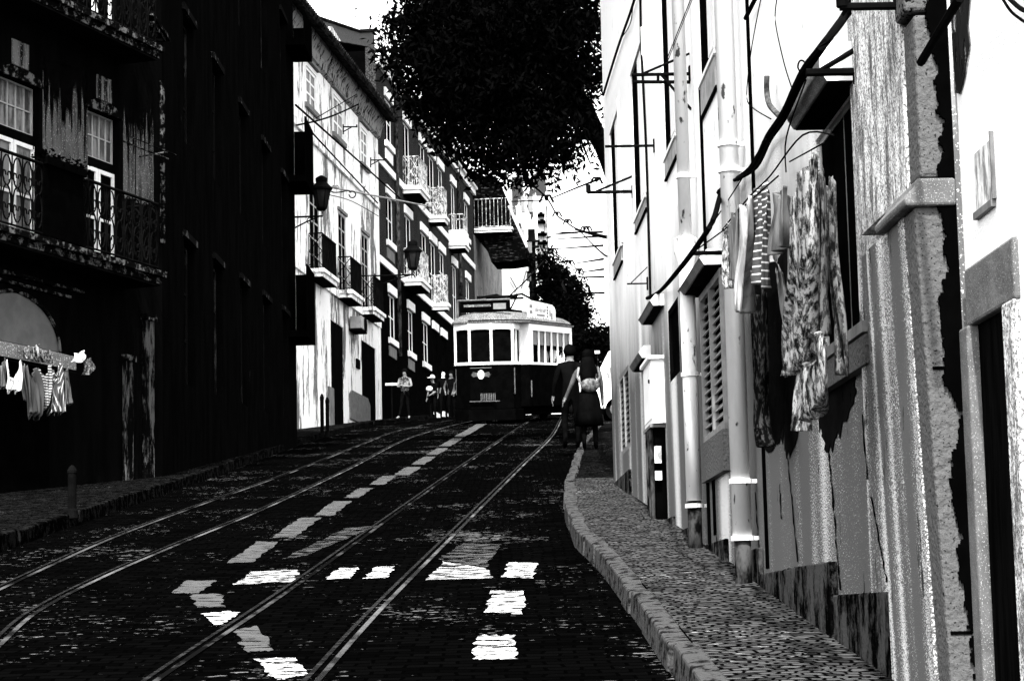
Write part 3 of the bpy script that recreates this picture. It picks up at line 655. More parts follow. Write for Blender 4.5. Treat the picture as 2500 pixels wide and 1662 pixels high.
# drainpipes
def pipe(px, w, r, v0, v1, m='pipe', clamps=(), shoe=False):
    u = W.uv(*px, w)[0]; p = MB().tube([(u, w, v0), (u, w, v1)], r, 14).build('drainpipe', M[m], rh, smooth=True)
    for v in clamps: MB().lathe([(r + .002, v - .015), (r + .012, v - .015), (r + .012, v + .015), (r + .002, v + .015)], (u, w, 0), 14).box(u - .012, u + .012, 0, w, v - .012, v + .012).build('pipe_clamp', M['pipe'] if m == 'pipe' else M[m], p)
    return u, p
uA = W.uv(1679, 735, .10)[0]; gA = G(W.w(uA, 0, 0).y) + .12
vc = W.uv(1665, 640, .1)[1]
pipe((1679, 735), .10, .058, gA + .35, vc, clamps=(W.uv(1690, 1237, .1)[1], vc - .9))
pipe((1679, 735), .10, .048, vc + .1, 12.4, clamps=(vc + .6, vc + 2.2))
MB().lathe([(.055, vc - .12), (.09, vc + .02), (.09, vc + .12), (.06, vc + .14)], (uA, .10, 0), 14).build('pipe_hopper', M['pipe'], rh, smooth=False)
pipe((1679, 735), .10, .052, gA - .1, gA + .35, m='pipe_black')
uB = W.uv(1798, 900, .10)[0]; vB = W.uv(1797, 1322, .1)[1]; gB = G(W.w(uB, 0, 0).y)
pipe((1798, 900), .10, .060, vB, 12.4, clamps=(W.uv(1793, 395, .1)[1], W.uv(1790, 332, .1)[1], W.uv(1797, 1180, .1)[1], vB + .01))
pipe((1798, 900), .10, .052, gB - .1, vB, m='pipe_black')
b = MB(); b.box(uA - .16, uA - .1, .001, .02, gA, gA + 1.2); b.build('pipe_strip', M['wood_dark'], rh)  # dark strip on the wall beside the pipe foot
# wet stains under the laundry, rust and mould
def stain(poly, m='stain', y=.006, par=rh, fac=W):
    if m == 'stain':        # ragged running edge along the lower half
        n_ = len(poly); ymid = sum(p[1] for p in poly) / n_; out = []
        rnd = random.Random(int(poly[0][0]))
        for i in range(n_):
            a_, c_ = poly[i], poly[(i + 1) % n_]; out.append(a_)
            L_ = math.hypot(c_[0] - a_[0], c_[1] - a_[1]); k = int(L_ / 9)
            for j in range(1, k):
                t = j / k; q = (a_[0] + (c_[0] - a_[0]) * t + rnd.uniform(-3.5, 3.5), a_[1] + (c_[1] - a_[1]) * t)
                if q[1] > ymid + 30: q = (q[0], q[1] + (rnd.choice((0, 4, 8, 14, 26)) if j % 2 else rnd.uniform(-8, 0)))
                out.append(q)
        poly = out
    pts = [fac.uv(*p) for p in poly]; b = MB(); b.prism([(u, y - .003, v) for u, v in pts], (0, .003, 0)); return b.build('wet_stain', M[m], par)
for (u_, o1, o2) in ((uA, .34, .52), (uB, .30, .44)): MB().box(u_ - o2, u_ - o1, .0, .004, G(W.w(u_, 0, 0).y) + .2, 12).build('pipe_shade', M['black'], rh)  # black strips imitate the contact shadow beside each drainpipe
stain([(1838, 640), (1880, 620), (1915, 660), (1925, 900), (1915, 1050), (1900, 1085), (1880, 1060), (1850, 1000)])
stain([(1845, 760), (1905, 700), (1925, 900), (1908, 1060), (1888, 1100), (1868, 1095), (1850, 1040), (1842, 900)])
stain([(1900, 640), (1945, 560), (1955, 1000), (1946, 1075), (1930, 1120), (1918, 1085), (1905, 1000)])
stain([(2010, 900), (2085, 850), (2092, 960), (2072, 1020), (2040, 1070), (2020, 1105), (2008, 1060), (1998, 980)])
def crack(pts, wd=.006, y=.004, nm='wall_crack'):
    rnd = random.Random(int(pts[0][0] + pts[0][1])); P = [W.uv(*p) for p in pts]; L_ = []; Rr = []
    for (a, c) in zip(P, P[1:]):
        n_ = max(3, int(abs(a[1] - c[1]) / .035 + abs(a[0] - c[0]) / .05))
        for i in range(n_):
            t = i / n_; u, v = a[0] + (c[0] - a[0]) * t + rnd.uniform(-.018, .018), a[1] + (c[1] - a[1]) * t + rnd.uniform(-.004, .004); w_ = wd * rnd.uniform(.2, 1.6)
            L_.append((u - w_ * 2.2, y, v - w_ * .5)); Rr.append((u + w_ * 2.2, y, v + w_ * .5))
    b = MB(); n_ = len(L_); b.add(L_ + Rr + [(q[0], y + .002, q[2]) for q in L_ + Rr], [(2 * n_ + i, 2 * n_ + i + 1, 3 * n_ + i + 1, 3 * n_ + i) for i in range(n_ - 1)] + [(i, n_ + i, n_ + i + 1, i + 1) for i in range(n_ - 1)]); b.build(nm, M['black'], rh)
for pts in ([(1925, 1117), (1938, 1250), (1950, 1385)], [(2025, 1097), (2040, 1280), (2055, 1453)], [(1955, 1390), (1963, 1425), (1975, 1455)], [(1867, 1404), (1905, 1393), (1948, 1384)], [(1978, 1458), (2055, 1455), (2190, 1440)],
            [(1845, 1200), (1852, 1300), (1862, 1400)], [(1905, 1180), (1910, 1280)], [(1735, 1130), (1745, 1250), (1752, 1330)]): crack(pts)
for pts in ([(2150, 1210), (2170, 1330), (2191, 1434)], [(2128, 1010), (2132, 1080), (2140, 1190)], [(2160, 300), (2166, 420), (2172, 520)], [(2185, 900), (2192, 980)], [(2200, 1200), (2212, 1330), (2216, 1420)]): crack(pts, .005, .038)
# meter cabinets
u1, v1 = W.uv(1586, 877, .13); vb_ = W.uv(1588, 1036, .13)[1]
mc = thing('meter_cabinet', 'pale metal meter cabinet fixed high on the white house wall', 'meter box', W.mw)
ln = .85
bx = MB().box(u1, u1 + ln, .003, .12, vb_, v1).build('box', M['frame_white'], mc, bevel=.006)
MB().box(u1 - .03, u1 + ln + .03, .003, .15, v1, v1 + .035).build('cover', M['trim'], mc, bevel=.006)
MB().box(u1 + .05, u1 + ln - .05, .12, .126, vb_ + .05, v1 - .05).build('door', M['trim'], mc)
MB().lathe([(.018, .126), (.018, .14)], (u1 + .12, 0, (vb_ + v1) / 2 + .1), 10, axis='y').build('lock', M['iron'], mc)
b = MB().box(u1 + .1, u1 + .75, .003, .10, vb_ - 1.0, vb_ - .03); 
sc = thing('service_box', 'black service box with pipes standing below the pale meter cabinet', 'service box', W.mw)
b.build('box', M['black'], sc)
MB().box(u1 + .04, u1 + .8, .003, .14, vb_ - .03, vb_ - .003).build('ledge', M['grey_stone'], sc)
MB().box(u1 + .02, u1 + .05, .05, .11, vb_ - .35, vb_ - .2).box(u1 + .02, u1 + .05, .05, .11, vb_ - .5, vb_ - .42).build('notice', M['plaque'], sc)
for q in (.2, .38, .6): MB().tube([(u1 + q, .12, vb_ - 1.3), (u1 + q, .12, vb_ - .03)], .02, 8).build('conduit', M['pipe_black'], sc)

# near house at the right edge
nh = thing('near_house', 'white plastered house with dark doorway and grey stone surround at the right edge', 'house', W.mw)
dl = W.uv(2366, 800)[0]; dr = W.uv(2452, 745)[0]; lt = W.uv(2356, 800)[1]; ltop = W.uv(2333, 673)[1]
wall_with_holes(nh, 'wall', M['near_wall'], 4.6, UP0 - .001, -1.6, 12.0, [[dr, dl, -1.7, ltop]], .4, y=-.02)
MB().box(4.6, UP0 - .03, -5, -.45, -1.6, 11.9).build('inner_block', M['black'], nh)
MB().box(4.5, UP0 - .02, -5.2, .3, 12.0, 12.3).build('roof', M['roof'], nh)
ju = W.uv(2340, 800)[0]
MB().box(dr - .14, dl + .04, -.3, .0, lt, ltop).build('door_lintel', M['concrete'], nh, bevel=.01)
MB().box(dl - .01, dl + .16, -.3, .012, -1.6, lt).build('door_jamb', M['concrete'], nh, bevel=.01)
MB().box(dr - .14, dr, -.3, .012, -1.6, lt).build('door_jamb', M['streak'], nh, bevel=.01)
MB().box(dr, dl - .01, -.12, -.03, -1.6, lt).build('door', M['wood_dark'], nh)
b = MB(); a = W.uv(2366, 362); c = W.uv(2418, 500); b.box(a[0], c[0], -.021, -.014, c[1] + .02, a[1] - .02); b.build('wall_plaque', M['plaque'], nh, bevel=.004)
b = MB().box(a[0], c[0], -.02, -.002, c[1] - .005, c[1] + .02).box(c[0] - .012, c[0], -.02, -.006, c[1] + .02, a[1]); b.build('plaque_ledge', M['grey_stone'], nh)
stain([(2312, -30), (2360, -30), (2352, 60), (2358, 110), (2345, 190), (2334, 230), (2315, 225), (2320, 150), (2308, 70)], y=-.012, par=nh, m='mould')

# brackets, cables
def wall_tube(name, label, cat, parts, group=None, m='iron', extra=None):
    """parts: list of (polyline of (px, py, w), radius)"""
    t = MB()
    for pl, r in parts:
        pts = []
        for (x, y, w) in pl:
            u, v = W.uv(x, y, w); pts.append((u, w, v))
        t.tube(smooth_line(pts, 5) if len(pts) > 2 else pts, r, 7)
    o = t.build(name, M[m]); o.matrix_world = W.mw; tag(o, label, cat, group); return o
def bracket(label, xw, y, xo, r=.012, struts=()):
    u, v = W.uv(xw, y); z = W.w(u, 0, v).y; w = (xw - xo) * z / FOC * .995
    t = MB(); t.tube([(u, .0, v), (u, w, v)], r, 7)
    t.box(u - .03, u + .03, 0, .012, v - .06, v + .06)
    for kind in struts:
        if kind == 'up': t.tube([(u, 0, v + .16), (u, w * .8, v + .01)], r * .7, 6)
        if kind == 'down': t.tube([(u, 0, v - .28), (u, w * .5, v)], r * .8, 6)
        if kind == 'twin': t.tube([(u + .02, 0, v - .06), (u + .02, w * .98, v - .05)], r, 7).tube([(u, w * .55, v), (u + .02, w * .55, v - .055)], r * .8, 6)
        if kind == 'knob': t.tube([(u, w * .97, v), (u, w * .97, v + .08)], r * 1.5, 7).tube([(u, w * .4, v), (u, w * .4, v + .07)], r, 7)
        if kind == 'hang': t.tube([(u, w * .3, v), (u, w * .3, v - .05)], r * 1.6, 7)
    o = t.build('wall_bracket', M['iron']); o.matrix_world = W.mw; return tag(o, label, 'bracket', 'iron clothes line brackets on the white wall')
bracket('twin bar iron bracket with struts, high across the upper windows', 1685, 181, 1538, .014, ('twin', 'up', 'down'))
bracket('plain straight iron bracket between the two far narrow windows', 1598, 356, 1474, .013)
bracket('iron arm with two upright pins sticking out past the far house corner', 1545, 468, 1431, .018, ('knob', 'up'))
bracket('short iron bracket just above the louvred window hood', 1771, 617, 1690, .016)
bracket('iron bracket carrying the cable bundle over the big hood', 2153, 175, 1962, .018, ('up', 'hang'))
bracket('thick iron beam across the top of the stone pilaster', 2284, 14, 2042, .016, ('knob',))
bracket('small curved iron hook under the farthest window', 1582, 692, 1530, .008, ('up',))
wall_tube('iron_bar', 'thick slanting iron bar above the stone pilaster', 'bar', [([(2248, 153, .16), (2343, -5, .16)], .016)])
wall_tube('iron_bar', 'short black iron bar high on the plain white wall', 'bar', [([(1820, 45, .04), (1845, -5, .04)], .014)])
wall_tube('conduit_pipe', 'swan neck conduit pipe rising above the big hood', 'pipe', [([(1872, 186, .06), (1872, 225, .06), (1880, 258, .06), (1903, 284, .05)], .016)], m='pipe_grey' if 'pipe_grey' in M else 'grey_stone')
wall_tube('cable_bundle', 'thick black cable bundle sagging along the white wall over the hoods', 'cable', [
    ([(1580, 728, .05), (1610, 712, .06), (1650, 668, .34), (1696, 608, .34), (1740, 540, .3), (1762, 470, .12), (1793, 443, .06), (1839, 404, .06), (1873, 335, .06), (1911, 279, .22), (1957, 180, .24), (2003, 118, .24), (2060, 40, .1), (2088, -10, .1)], .017),
    ([(1793, 440, .08), (1845, 410, .05), (1880, 342, .05), (1915, 290, .2), (1962, 190, .22), (2010, 118, .22), (2072, 35, .1), (2098, -10, .1)], .012),
    ([(1756, 470, .1), (1775, 455, .1), (1793, 443, .06)], .02), ([(1955, 178, .25), (1948, 165, .27), (1952, 150, .27), (1962, 150, .26), (1972, 165, .25)], .004)])
wall_tube('wall_cable', 'thick black cable slanting down to the far corner of the white house', 'cable', [([(1552, -10, .03), (1536, 40, .03), (1515, 98, .03), (1498, 150, .03), (1473, 232, .03)], .014), ([(1545, 20, .03), (1538, 60, .03), (1520, 90, .03)], .005)])
wall_tube('wall_cable', 'black cable running straight down beside the second window', 'cable', [([(1563, -10, .02), (1566, 120, .02), (1578, 380, .02), (1588, 735, .02)], .013)])
wall_tube('wall_cable', 'thin looping cable hanging above the swan neck conduit', 'cable', [([(1858, -5, .02), (1835, 118, .02), (1823, 230, .02), (1836, 262, .02), (1882, 291, .02)], .0035)])
wall_tube('wall_cable', 'thin wavy cable beside the big hood', 'cable', [([(1897, -5, .02), (1893, 54, .02), (1914, 154, .02), (1934, 218, .02)], .0035)])
wall_tube('wall_cable', 'pair of thin parallel cables slanting across the drainpipe', 'cable', [([(1688, -5, .15), (1628, 146, .15)], .004), ([(1692, -5, .15), (1630, 150, .15)], .003)])
wall_tube('wall_cable', 'thin straight cable dropping past the big hood edge', 'cable', [([(1968, 196, .23), (1920, 335, .23), (1919, 420, .03)], .004), ([(2010, 350, .15), (1928, 395, .1)], .004)])
wall_tube('wall_cable', 'thin cable slanting from the knot to the hood of the louvred window', 'cable', [([(1870, 340, .12), (1790, 470, .12), (1700, 605, .12)], .004)])
wall_tube('wall_cable', 'small dark cables at the upper right corner of the near house', 'cable', [([(2446, -5, .02), (2470, 30, .02), (2510, 60, .02)], .005), ([(2462, -5, .02), (2490, 20, .02), (2510, 30, .02)], .008)])

# ------------------------------------------------------------------ laundry on the right
def sheet_cloth(name, label, fac, px, w, m, folds=3, amp=.02, bulge=0, group=None, thick=.004, cat='laundry', seed=0, nx=18, nz=22, wave=0.0, dip=0.0):
    """hanging cloth: px = left and right edge polylines [(x, y) ...] from top to bottom at distance w from the wall"""
    L = [fac.uv(x, y, w) for x, y in px[0]]; R = [fac.uv(x, y, w) for x, y in px[1]]
    Lp = smooth_line([Vector((u, 0, v)) for u, v in L], 6); Rp = smooth_line([Vector((u, 0, v)) for u, v in R], 6)
    def samp(P, t):
        q = t * (len(P) - 1); i = min(int(q), len(P) - 2); return P[i].lerp(P[i + 1], q - i)
    b = MB(); vs = []
    for j in range(nz + 1):
        t = j / nz; a = samp(Lp, t); c = samp(Rp, t)
        for i in range(nx + 1):
            s_ = i / nx; p = a.lerp(c, s_)
            d = amp * sin(folds * 2 * PI * s_ + seed + .8 * sin(t * 3 + seed)) * (.35 + .65 * t) + amp * .6 * sin(folds * 4.6 * PI * s_ + 2 * seed + t * 2) + bulge * sin(PI * s_) 
            dz = wave * sin(PI * 2 * s_ * folds + seed) * t - dip * sin(PI * s_) ** 1.5 * (1 - t) ** 1.6 - (0.02 * sin(PI * s_ * 3 + seed) * (1 - t))
            vs.append((p.x, w + d, p.z + dz))
    b.add(vs, [(j * (nx + 1) + i, j * (nx + 1) + i + 1, (j + 1) * (nx + 1) + i + 1, (j + 1) * (nx + 1) + i) for j in range(nz) for i in range(nx)])
    o = b.build(name, M[m], smooth=True); o.matrix_world = fac.mw
    sd = o.modifiers.new('thickness', 'SOLIDIFY'); sd.thickness = thick
    return tag(o, label, cat, group)
LG = 'laundry hung on the white house wall'
def zz(*p): return [(1700 + x / 2.0917, 400 + y / 2.0917) for x, y in p]
sheet_cloth('scarf', 'narrow fluffy pale scarf at the far end of the line', W, (zz((150, 320), (152, 480), (150, 640)), zz((182, 310), (178, 470), (182, 635))), .42, 'lace', 1, .02, group=LG, cat='scarf')
sheet_cloth('towel', 'plain grey towel beside the fluffy scarf', W, (zz((180, 290), (185, 420), (196, 590)), zz((216, 230), (218, 420), (220, 600))), .42, 'sheet_grey', 2, .02, group=LG, seed=1, cat='towel')
sheet_cloth('trousers', 'pale grey trousers hanging by the waist to a pointed hem', W, (zz((220, 250), (224, 420), (222, 600), (244, 750)), zz((290, 180), (292, 380), (272, 600), (254, 765))), .42, 'sheet_white', 2, .03, group=LG, seed=2, cat='trousers')
sheet_cloth('pillowcase', 'white pillowcase corner showing between the trousers and scarf', W, (zz((200, 470), (198, 520), (196, 575)), zz((222, 450), (222, 520), (220, 575))), .40, 'cloth_white', 1, .01, group=LG, cat='pillowcase')
sheet_cloth('striped_shirt', 'grey shirt with white bands beside the pale trousers', W, (zz((286, 190), (292, 300), (300, 420), (312, 570)), zz((358, 90), (362, 240), (358, 400), (350, 640))), .38, 'stripe', 2, .03, group=LG, seed=.5, cat='shirt')
sheet_cloth('vest', 'small white vest tucked behind the striped shirt', W, (zz((358, 400), (362, 450), (366, 515)), zz((398, 390), (402, 440), (400, 490))), .33, 'cloth_white', 1, .012, group=LG, cat='vest')
sheet_cloth('jacket', 'dark grey jacket hanging behind the flowered towel', W, (zz((396, 180), (400, 330), (406, 470)), zz((462, 130), (470, 300), (462, 420))), .34, 'sheet_grey', 2, .03, group=LG, seed=2.2, cat='jacket')
sheet_cloth('dark_dress', 'long black dress reaching lowest down the wall', W, (zz((290, 740), (298, 1000), (316, 1300), (348, 1445)), zz((352, 600), (362, 1000), (356, 1280), (372, 1440))), .16, 'sheet_dark', 2, .03, group=LG, seed=1.4, cat='dress')
sheet_cloth('sash', 'narrow plain grey sash ending in a curved point', W, (zz((406, 530), (424, 640), (440, 760), (460, 840)), zz((436, 540), (452, 640), (470, 740), (476, 845))), .30, 'sheet_grey', 1, .008, group=LG, cat='sash')
sheet_cloth('tablecloth', 'light grey tablecloth with cable knit pattern behind the flowered towel', W, (zz((470, 430), (478, 540), (490, 650), (510, 740)), zz((530, 300), (534, 540), (530, 650), (526, 740))), .27, 'sheet_grey', 2, .02, group=LG, seed=3, cat='tablecloth')
sheet_cloth('flowered_towel', 'long flowered towel with bold dark blotches hanging nearest the big window', W, (zz((505, 160), (520, 500), (486, 850), (476, 1090)), zz((600, -60), (612, 400), (600, 700), (585, 1010))), .36, 'floral', 3, .035, group=LG, seed=.3, cat='towel')
sheet_cloth('dark_curtain', 'dark mottled curtain hanging beside the flowered towel', W, (zz((600, 60), (606, 400), (602, 700), (608, 880)), zz((650, 40), (660, 400), (664, 700), (664, 880))), .30, 'floral_dark', 2, .02, group=LG, seed=1.1, cat='curtain')
sheet_cloth('bright_towel', 'white towel with leafy print, lowest and brightest of the hanging washing', W, (zz((512, 1085), (514, 1180), (520, 1290), (530, 1368)), zz((590, 900), (660, 880), (664, 1180), (640, 1250))), .36, 'floral', 2, .03, group=LG, seed=2.6, wave=.01, cat='towel')
sheet_cloth('leafy_shawl', 'narrow leafy shawl hanging in front of the big window panes', W, (zz((682, 90), (690, 420), (716, 760), (738, 1075)), zz((700, 80), (712, 480), (748, 820), (768, 1085))), .22, 'floral_dark', 1, .02, group=LG, seed=.9, cat='shawl')
wall_tube('clothes_line', 'thin clothes line strung from the hood bracket to the big window', 'clothes line', [([(1764, 560, .42), (1830, 480, .42), (1880, 430, .40), (1960, 330, .38), (2035, 330, .3)], .004), ([(1690, 617, .5), (1775, 555, .43), (1800, 520, .42), (1900, 430, .40)], .004)])
# ------------------------------------------------------------------ near left house with the iron balconies
p0 = at(0, 1200, 27.5)
L1 = Facade((p0.x, p0.y), 3163, False)
hb = thing('balcony_house', 'dark old house with scrolled iron balconies above a half round shop window', 'house', L1.mw)
uR = L1.uv(396, 700)[0]; uL = L1.uv(-260, 700)[0]
def lw(tl, bl, tr):
    u1, v1 = L1.uv(*tl); u0 = L1.uv(*tr)[0]; return [u0, u1, L1.uv(*bl)[1], v1]
FLR = L1.uv(20, 590)[1]
d1 = lw((-4, 175), (0, 585), (98, 225)); d1[2] = FLR
d2 = lw((212, 260), (212, 640), (292, 300)); d2[2] = FLR
FL2 = L1.uv(100, 28)[1]
e2 = lw((206, -60), (212, 60), (285, -60)); e2[2] = FL2; e2[3] = FL2 + 2.3
e1 = lw((20, -60), (20, 60), (100, -60)); e1[2] = FL2; e1[3] = FL2 + 2.3
e0 = [d1[0] + 2.4, d1[1] + 2.4, FLR, d1[3]]
fan_c = L1.uv(35, 838); fr = 1.02
shop = [L1.uv(230, 860)[0], L1.uv(-60, 830)[0], G(L1.o.y + 3) - .4, fan_c[1] - .27]
fan = [fan_c[0] - fr, fan_c[0] + fr, fan_c[1], fan_c[1] + fr * .62]
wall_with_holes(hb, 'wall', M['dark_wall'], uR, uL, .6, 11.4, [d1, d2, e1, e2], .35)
MB().box(uR, uL, -7, -.36, .6, 11.3).build('inner_block', M['black'], hb)
MB().box(uR - .35, uL + .3, -7, .4, 11.4, 11.75).build('roof', M['roof'], hb)
def french(h, tr=.32):
    v = h[3] - (h[3] - h[2]) * tr
    window(hb, h[0], h[1], v + .05, h[3], depth=.16, frame='frame_grey', glass='glass_grey', bars=(4, 1), fw=.025, name='fanlight')
    MB().box(h[0], h[1], -.2, -.08, v - .08, v + .05).build('transom', M['dark_wall'], hb)
    f = None; c = (h[0] + h[1]) / 2
    for a, b_ in ((h[0], c - .01), (c + .01, h[1])):
        window(hb, a, b_, h[2], v - .08, depth=.13, frame='frame_white', glass='glass_grey' if a > d2[1] and a < d1[1] else 'glass', bars=(0, 1), fw=.055, name='door_leaf')
for h in (d1, d2, e1, e2): french(h)
for h in (d1, d2):
    b = MB(); cx = (h[0] + h[1]) / 2; hw = (h[1] - h[0]) / 2 + .04
    b.prism([(cx + hw * cos(t), .002, h[3] + .0 + .16 * sin(t)) for t in [PI * i / 10 for i in range(11)]], (0, .03, 0)); b.build('door_arch', M['dark_stone'], hb)
    MB().box(cx - .2, cx + .2, .002, .018, h[3] + .17, h[3] + .5).build('plaster_patch', M['dark_streak'], hb)
def fading_plaster(vm):
    """grey plaster clinging to the dark wall in vertical runs, peeled away towards its top"""
    m = mat('peeled plaster', .02, .075, (4, 4, .6), .42, .52, detail=10, rgh=.75, fine=((60, 60, 50), .62, .66, .25), alpha=((7, 7, .55), .50, .54)); n, l = nt_keep(m)
    cr = [x for x in n if x.type == 'VALTORGB'][-1]; src = cr.inputs[0].links[0].from_socket
    tc = [x for x in n if x.type == 'TEX_COORD'][0]; sp = node(n, 'ShaderNodeSeparateXYZ'); l.new(tc.outputs['Object'], sp.inputs[0])
    a_ = node(n, 'ShaderNodeMath', operation='SUBTRACT'); a_.inputs[0].default_value = vm; l.new(sp.outputs['Z'], a_.inputs[1])
    b_ = node(n, 'ShaderNodeMath', operation='MULTIPLY_ADD'); b_.inputs[1].default_value = .22; l.new(a_.outputs[0], b_.inputs[0]); l.new(src, b_.inputs[2]); l.new(b_.outputs[0], cr.inputs[0])
    return m
def nt_keep(m): return m.node_tree.nodes, m.node_tree.links
for poly in ([(103, 430), (103, 140), (213, 175), (213, 440)], [(300, 485), (300, 240), (328, 250), (328, 485)], [(331, 495), (331, 235), (374, 250), (374, 505)]):
    pts = [L1.uv(*p) for p in poly]; b = MB(); b.prism([(u, .004, v) for u, v in pts], (0, .004, 0)); b.build('plaster_patch', fading_plaster(FLR + 1.95), hb)
# balconies
bd = .5
def balcony_px(xl, xr, y, v, hgt, style='scroll', screen=None):
    ua = L1.uv(xr, y, bd)[0]; ub = L1.uv(xl, y, bd)[0]
    s = slab(hb, ua, ub, bd + .04, v, .17, 'dark_stone'); railing(hb, ua + .03, ub - .03, bd, v, hgt, style)
    return ua, ub
RH = L1.uv(10, 395, bd)[1] - L1.uv(10, 582, bd)[1]
a1 = balcony_px(-230, 204, 620, FLR, RH); a2 = balcony_px(212, 388, 665, FLR, RH)
ub = L1.uv(102, 500, bd)[0]; ua = L1.uv(200, 500, bd)[0]
MB().box(ua, ub, bd - .012, bd + .02, FLR + .05, FLR + RH + .12).build('balcony_screen', M['black'], hb)
a3 = balcony_px(-230, 382, 100, FL2, RH)
MB().box(uR - .0, uR + .06, .002, .05, FLR + .6, FL2 - .2).build('corner_trim', M['dark_stone'], hb)
# shop front
b = MB(); arc = [PI * i / 20 for i in range(21)]
b.prism([(fan_c[0] + fr * cos(t), .004, fan_c[1] + fr * .62 * sin(t)) for t in arc], (0, .02, 0)); fo = b.build('fan_window', M['fan_glass'], hb)
b = MB(); b.tube([(fan_c[0] + (fr + .02) * cos(t), .03, fan_c[1] + (fr * .62 + .02) * sin(t)) for t in arc], .03, 6); b.build('fan_rim', M['dark_stone'], fo)
ur = L1.uv(186, 868, .35)[0]
b = MB(); b.prism([(ur, .002, fan_c[1] + .0), (ur, .35, fan_c[1] - .10), (ur, .35, fan_c[1] - .27), (ur, .002, fan_c[1] - .2)], (uL - ur, 0, 0)); b.build('shop_canopy', M['canopy'], hb)
MB().box(ur + .1, uL, .003, .02, .8, fan_c[1] - .3).build('shop_window', M['black'], hb)
for (x0, x1, yt, m_) in ((298, 317, 880, 'dark_streak'), (346, 368, 780, 'dark_streak')):
    u1, v1 = L1.uv(x0, yt); u0, _ = L1.uv(x1, yt); g_ = L1.g(u0)
    MB().box(u0, u1, .002, .06, g_, v1).build('door_pilaster', M['grey_peel'], hb, bevel=.008)
    MB().box(u0 - .03, u1 + .03, .002, .09, v1, v1 + .08).build('pilaster_cap', M['dark_stone'], hb)
u1 = L1.uv(320, 900)[0]; u0 = L1.uv(344, 900)[0]; MB().box(u0, u1, .001, .01, L1.g(u0), L1.uv(330, 800)[1]).build('house_door', M['wood_dark'], hb)
u1 = L1.uv(-40, 1060)[0]; u0 = L1.uv(60, 1100)[0]; MB().box(u0, u1, .003, .012, L1.g(u0), L1.uv(20, 1085)[1]).build('wall_patch', M['dark_streak'], hb)
for yy in ((0, 660), (0, 682)):
    pass
MB().box(L1.uv(196, 714)[0], uL, .002, .06, L1.uv(98, 688)[1] - .02, L1.uv(98, 688)[1] + .02).box(L1.uv(168, 724)[0], uL, .002, .04, L1.uv(98, 708)[1] - .02, L1.uv(98, 708)[1] + .015).build('string_course', M['dark_stone'], hb)
# planter on the balcony
pt = thing('balcony_plant', 'small trailing plant along the top of the dark balcony screen', 'plant', L1.mw)
b = MB()
for i in range(240):
    u = random.uniform(ua - .1, ub + .15); v = FLR + RH + .12 + random.gauss(.0, .05); w = bd + random.gauss(0, .05); s_ = random.uniform(.02, .05)
    d = Vector((random.gauss(0, 1), random.gauss(0, 1), random.gauss(0, 1))).normalized() * s_; e = d.orthogonal().normalized() * s_ * .5; p = Vector((u, w, v))
    b.add([p - d, p + e, p + d, p - e], [(0, 1, 2, 3)])
b.build('foliage', M['leaf'], pt)
MB().box(ua, ub, bd - .08, bd + .08, FLR + RH + .0, FLR + RH + .1).build('trough', M['black'], pt)
tv = thing('line_bracket', 'thin iron drying bracket beside the upper left balcony', 'bracket', L1.mw)
a = L1.uv(300, 345, .3); c = L1.uv(410, 352, .3)
MB().tube([(a[0], .3, a[1]), (c[0], .3, a[1])], .012, 6).tube([(a[0], .42, a[1] + .05), (c[0], .42, a[1] + .05)], .008, 6).tube([(c[0] + .3, 0, a[1]), (c[0] + .3, .45, a[1] + .03)], .012, 6).build('rail', M['dark_stone'], tv)
# laundry in front of the shop
LS = 'laundry hanging in front of the dark shop'
def zl(*p): return [(x / 6.533, 820 + y / 6.533) for x, y in p]
LW = .55
sheet_cloth('grey_shirt', 'grey shirt at the left edge of the photo, first on the shop line', L1, (zl((-60, 340), (-60, 560), (-40, 830)), zl((85, 340), (95, 560), (100, 830))), LW, 'sheet_grey', 2, .03, group=LS, cat='shirt', wave=.02, dip=0.12)
sheet_cloth('white_vest', 'bright white sleeveless vest on the shop line', L1, (zl((85, 350), (110, 600), (95, 880)), zl((330, 400), (325, 640), (300, 900))), LW + .02, 'cloth_white', 2, .03, group=LS, cat='vest', wave=.03, seed=1, dip=0.3)
sheet_cloth('small_cloth', 'thin grey cloth strip between white vest and checked shirt', L1, (zl((330, 430), (350, 800), (370, 1010)), zl((400, 460), (400, 820), (450, 1050))), LW - .03, 'sheet_grey', 1, .02, group=LS, cat='cloth', seed=2)
sheet_cloth('checked_shirt', 'long checked shirt, lowest hanging item on the shop line', L1, (zl((400, 450), (430, 800), (455, 1270)), zl((560, 520), (640, 800), (650, 1300))), LW + .04, 'check', 3, .04, group=LS, cat='shirt', wave=.05, seed=.6, dip=0.14)
sheet_cloth('ribbed_shirt', 'white shirt with dark rib bands next to the checked one', L1, (zl((620, 480), (660, 800), (700, 1170)), zl((790, 470), (800, 800), (760, 1130))), LW + .03, 'stripe', 2, .03, group=LS, cat='shirt', wave=.03, seed=1.9, dip=0.16)
sheet_cloth('grey_blouse', 'grey blouse with deep white folds right of the ribbed shirt', L1, (zl((790, 460), (820, 800), (770, 1240)), zl((960, 450), (1000, 800), (1020, 1240))), LW, 'stripe2', 3, .04, group=LS, cat='blouse', wave=.03, seed=2.4, dip=0.18)
sheet_cloth('pale_dress', 'pale grey dress at the right end of the shop line', L1, (zl((950, 450), (1000, 700), (1020, 1120)), zl((1085, 440), (1105, 700), (1150, 1090))), LW - .02, 'sheet_grey', 2, .04, group=LS, cat='dress', wave=.02, seed=.2, dip=0.22)
sheet_cloth('socks_cloth', 'crumpled white and grey cloth pegged high under the shop canopy', L1, (zl((370, 190), (380, 280), (395, 360)), zl((600, 150), (600, 300), (640, 420))), LW - .1, 'floral', 3, .03, group=LS, cat='cloth', seed=1.2)
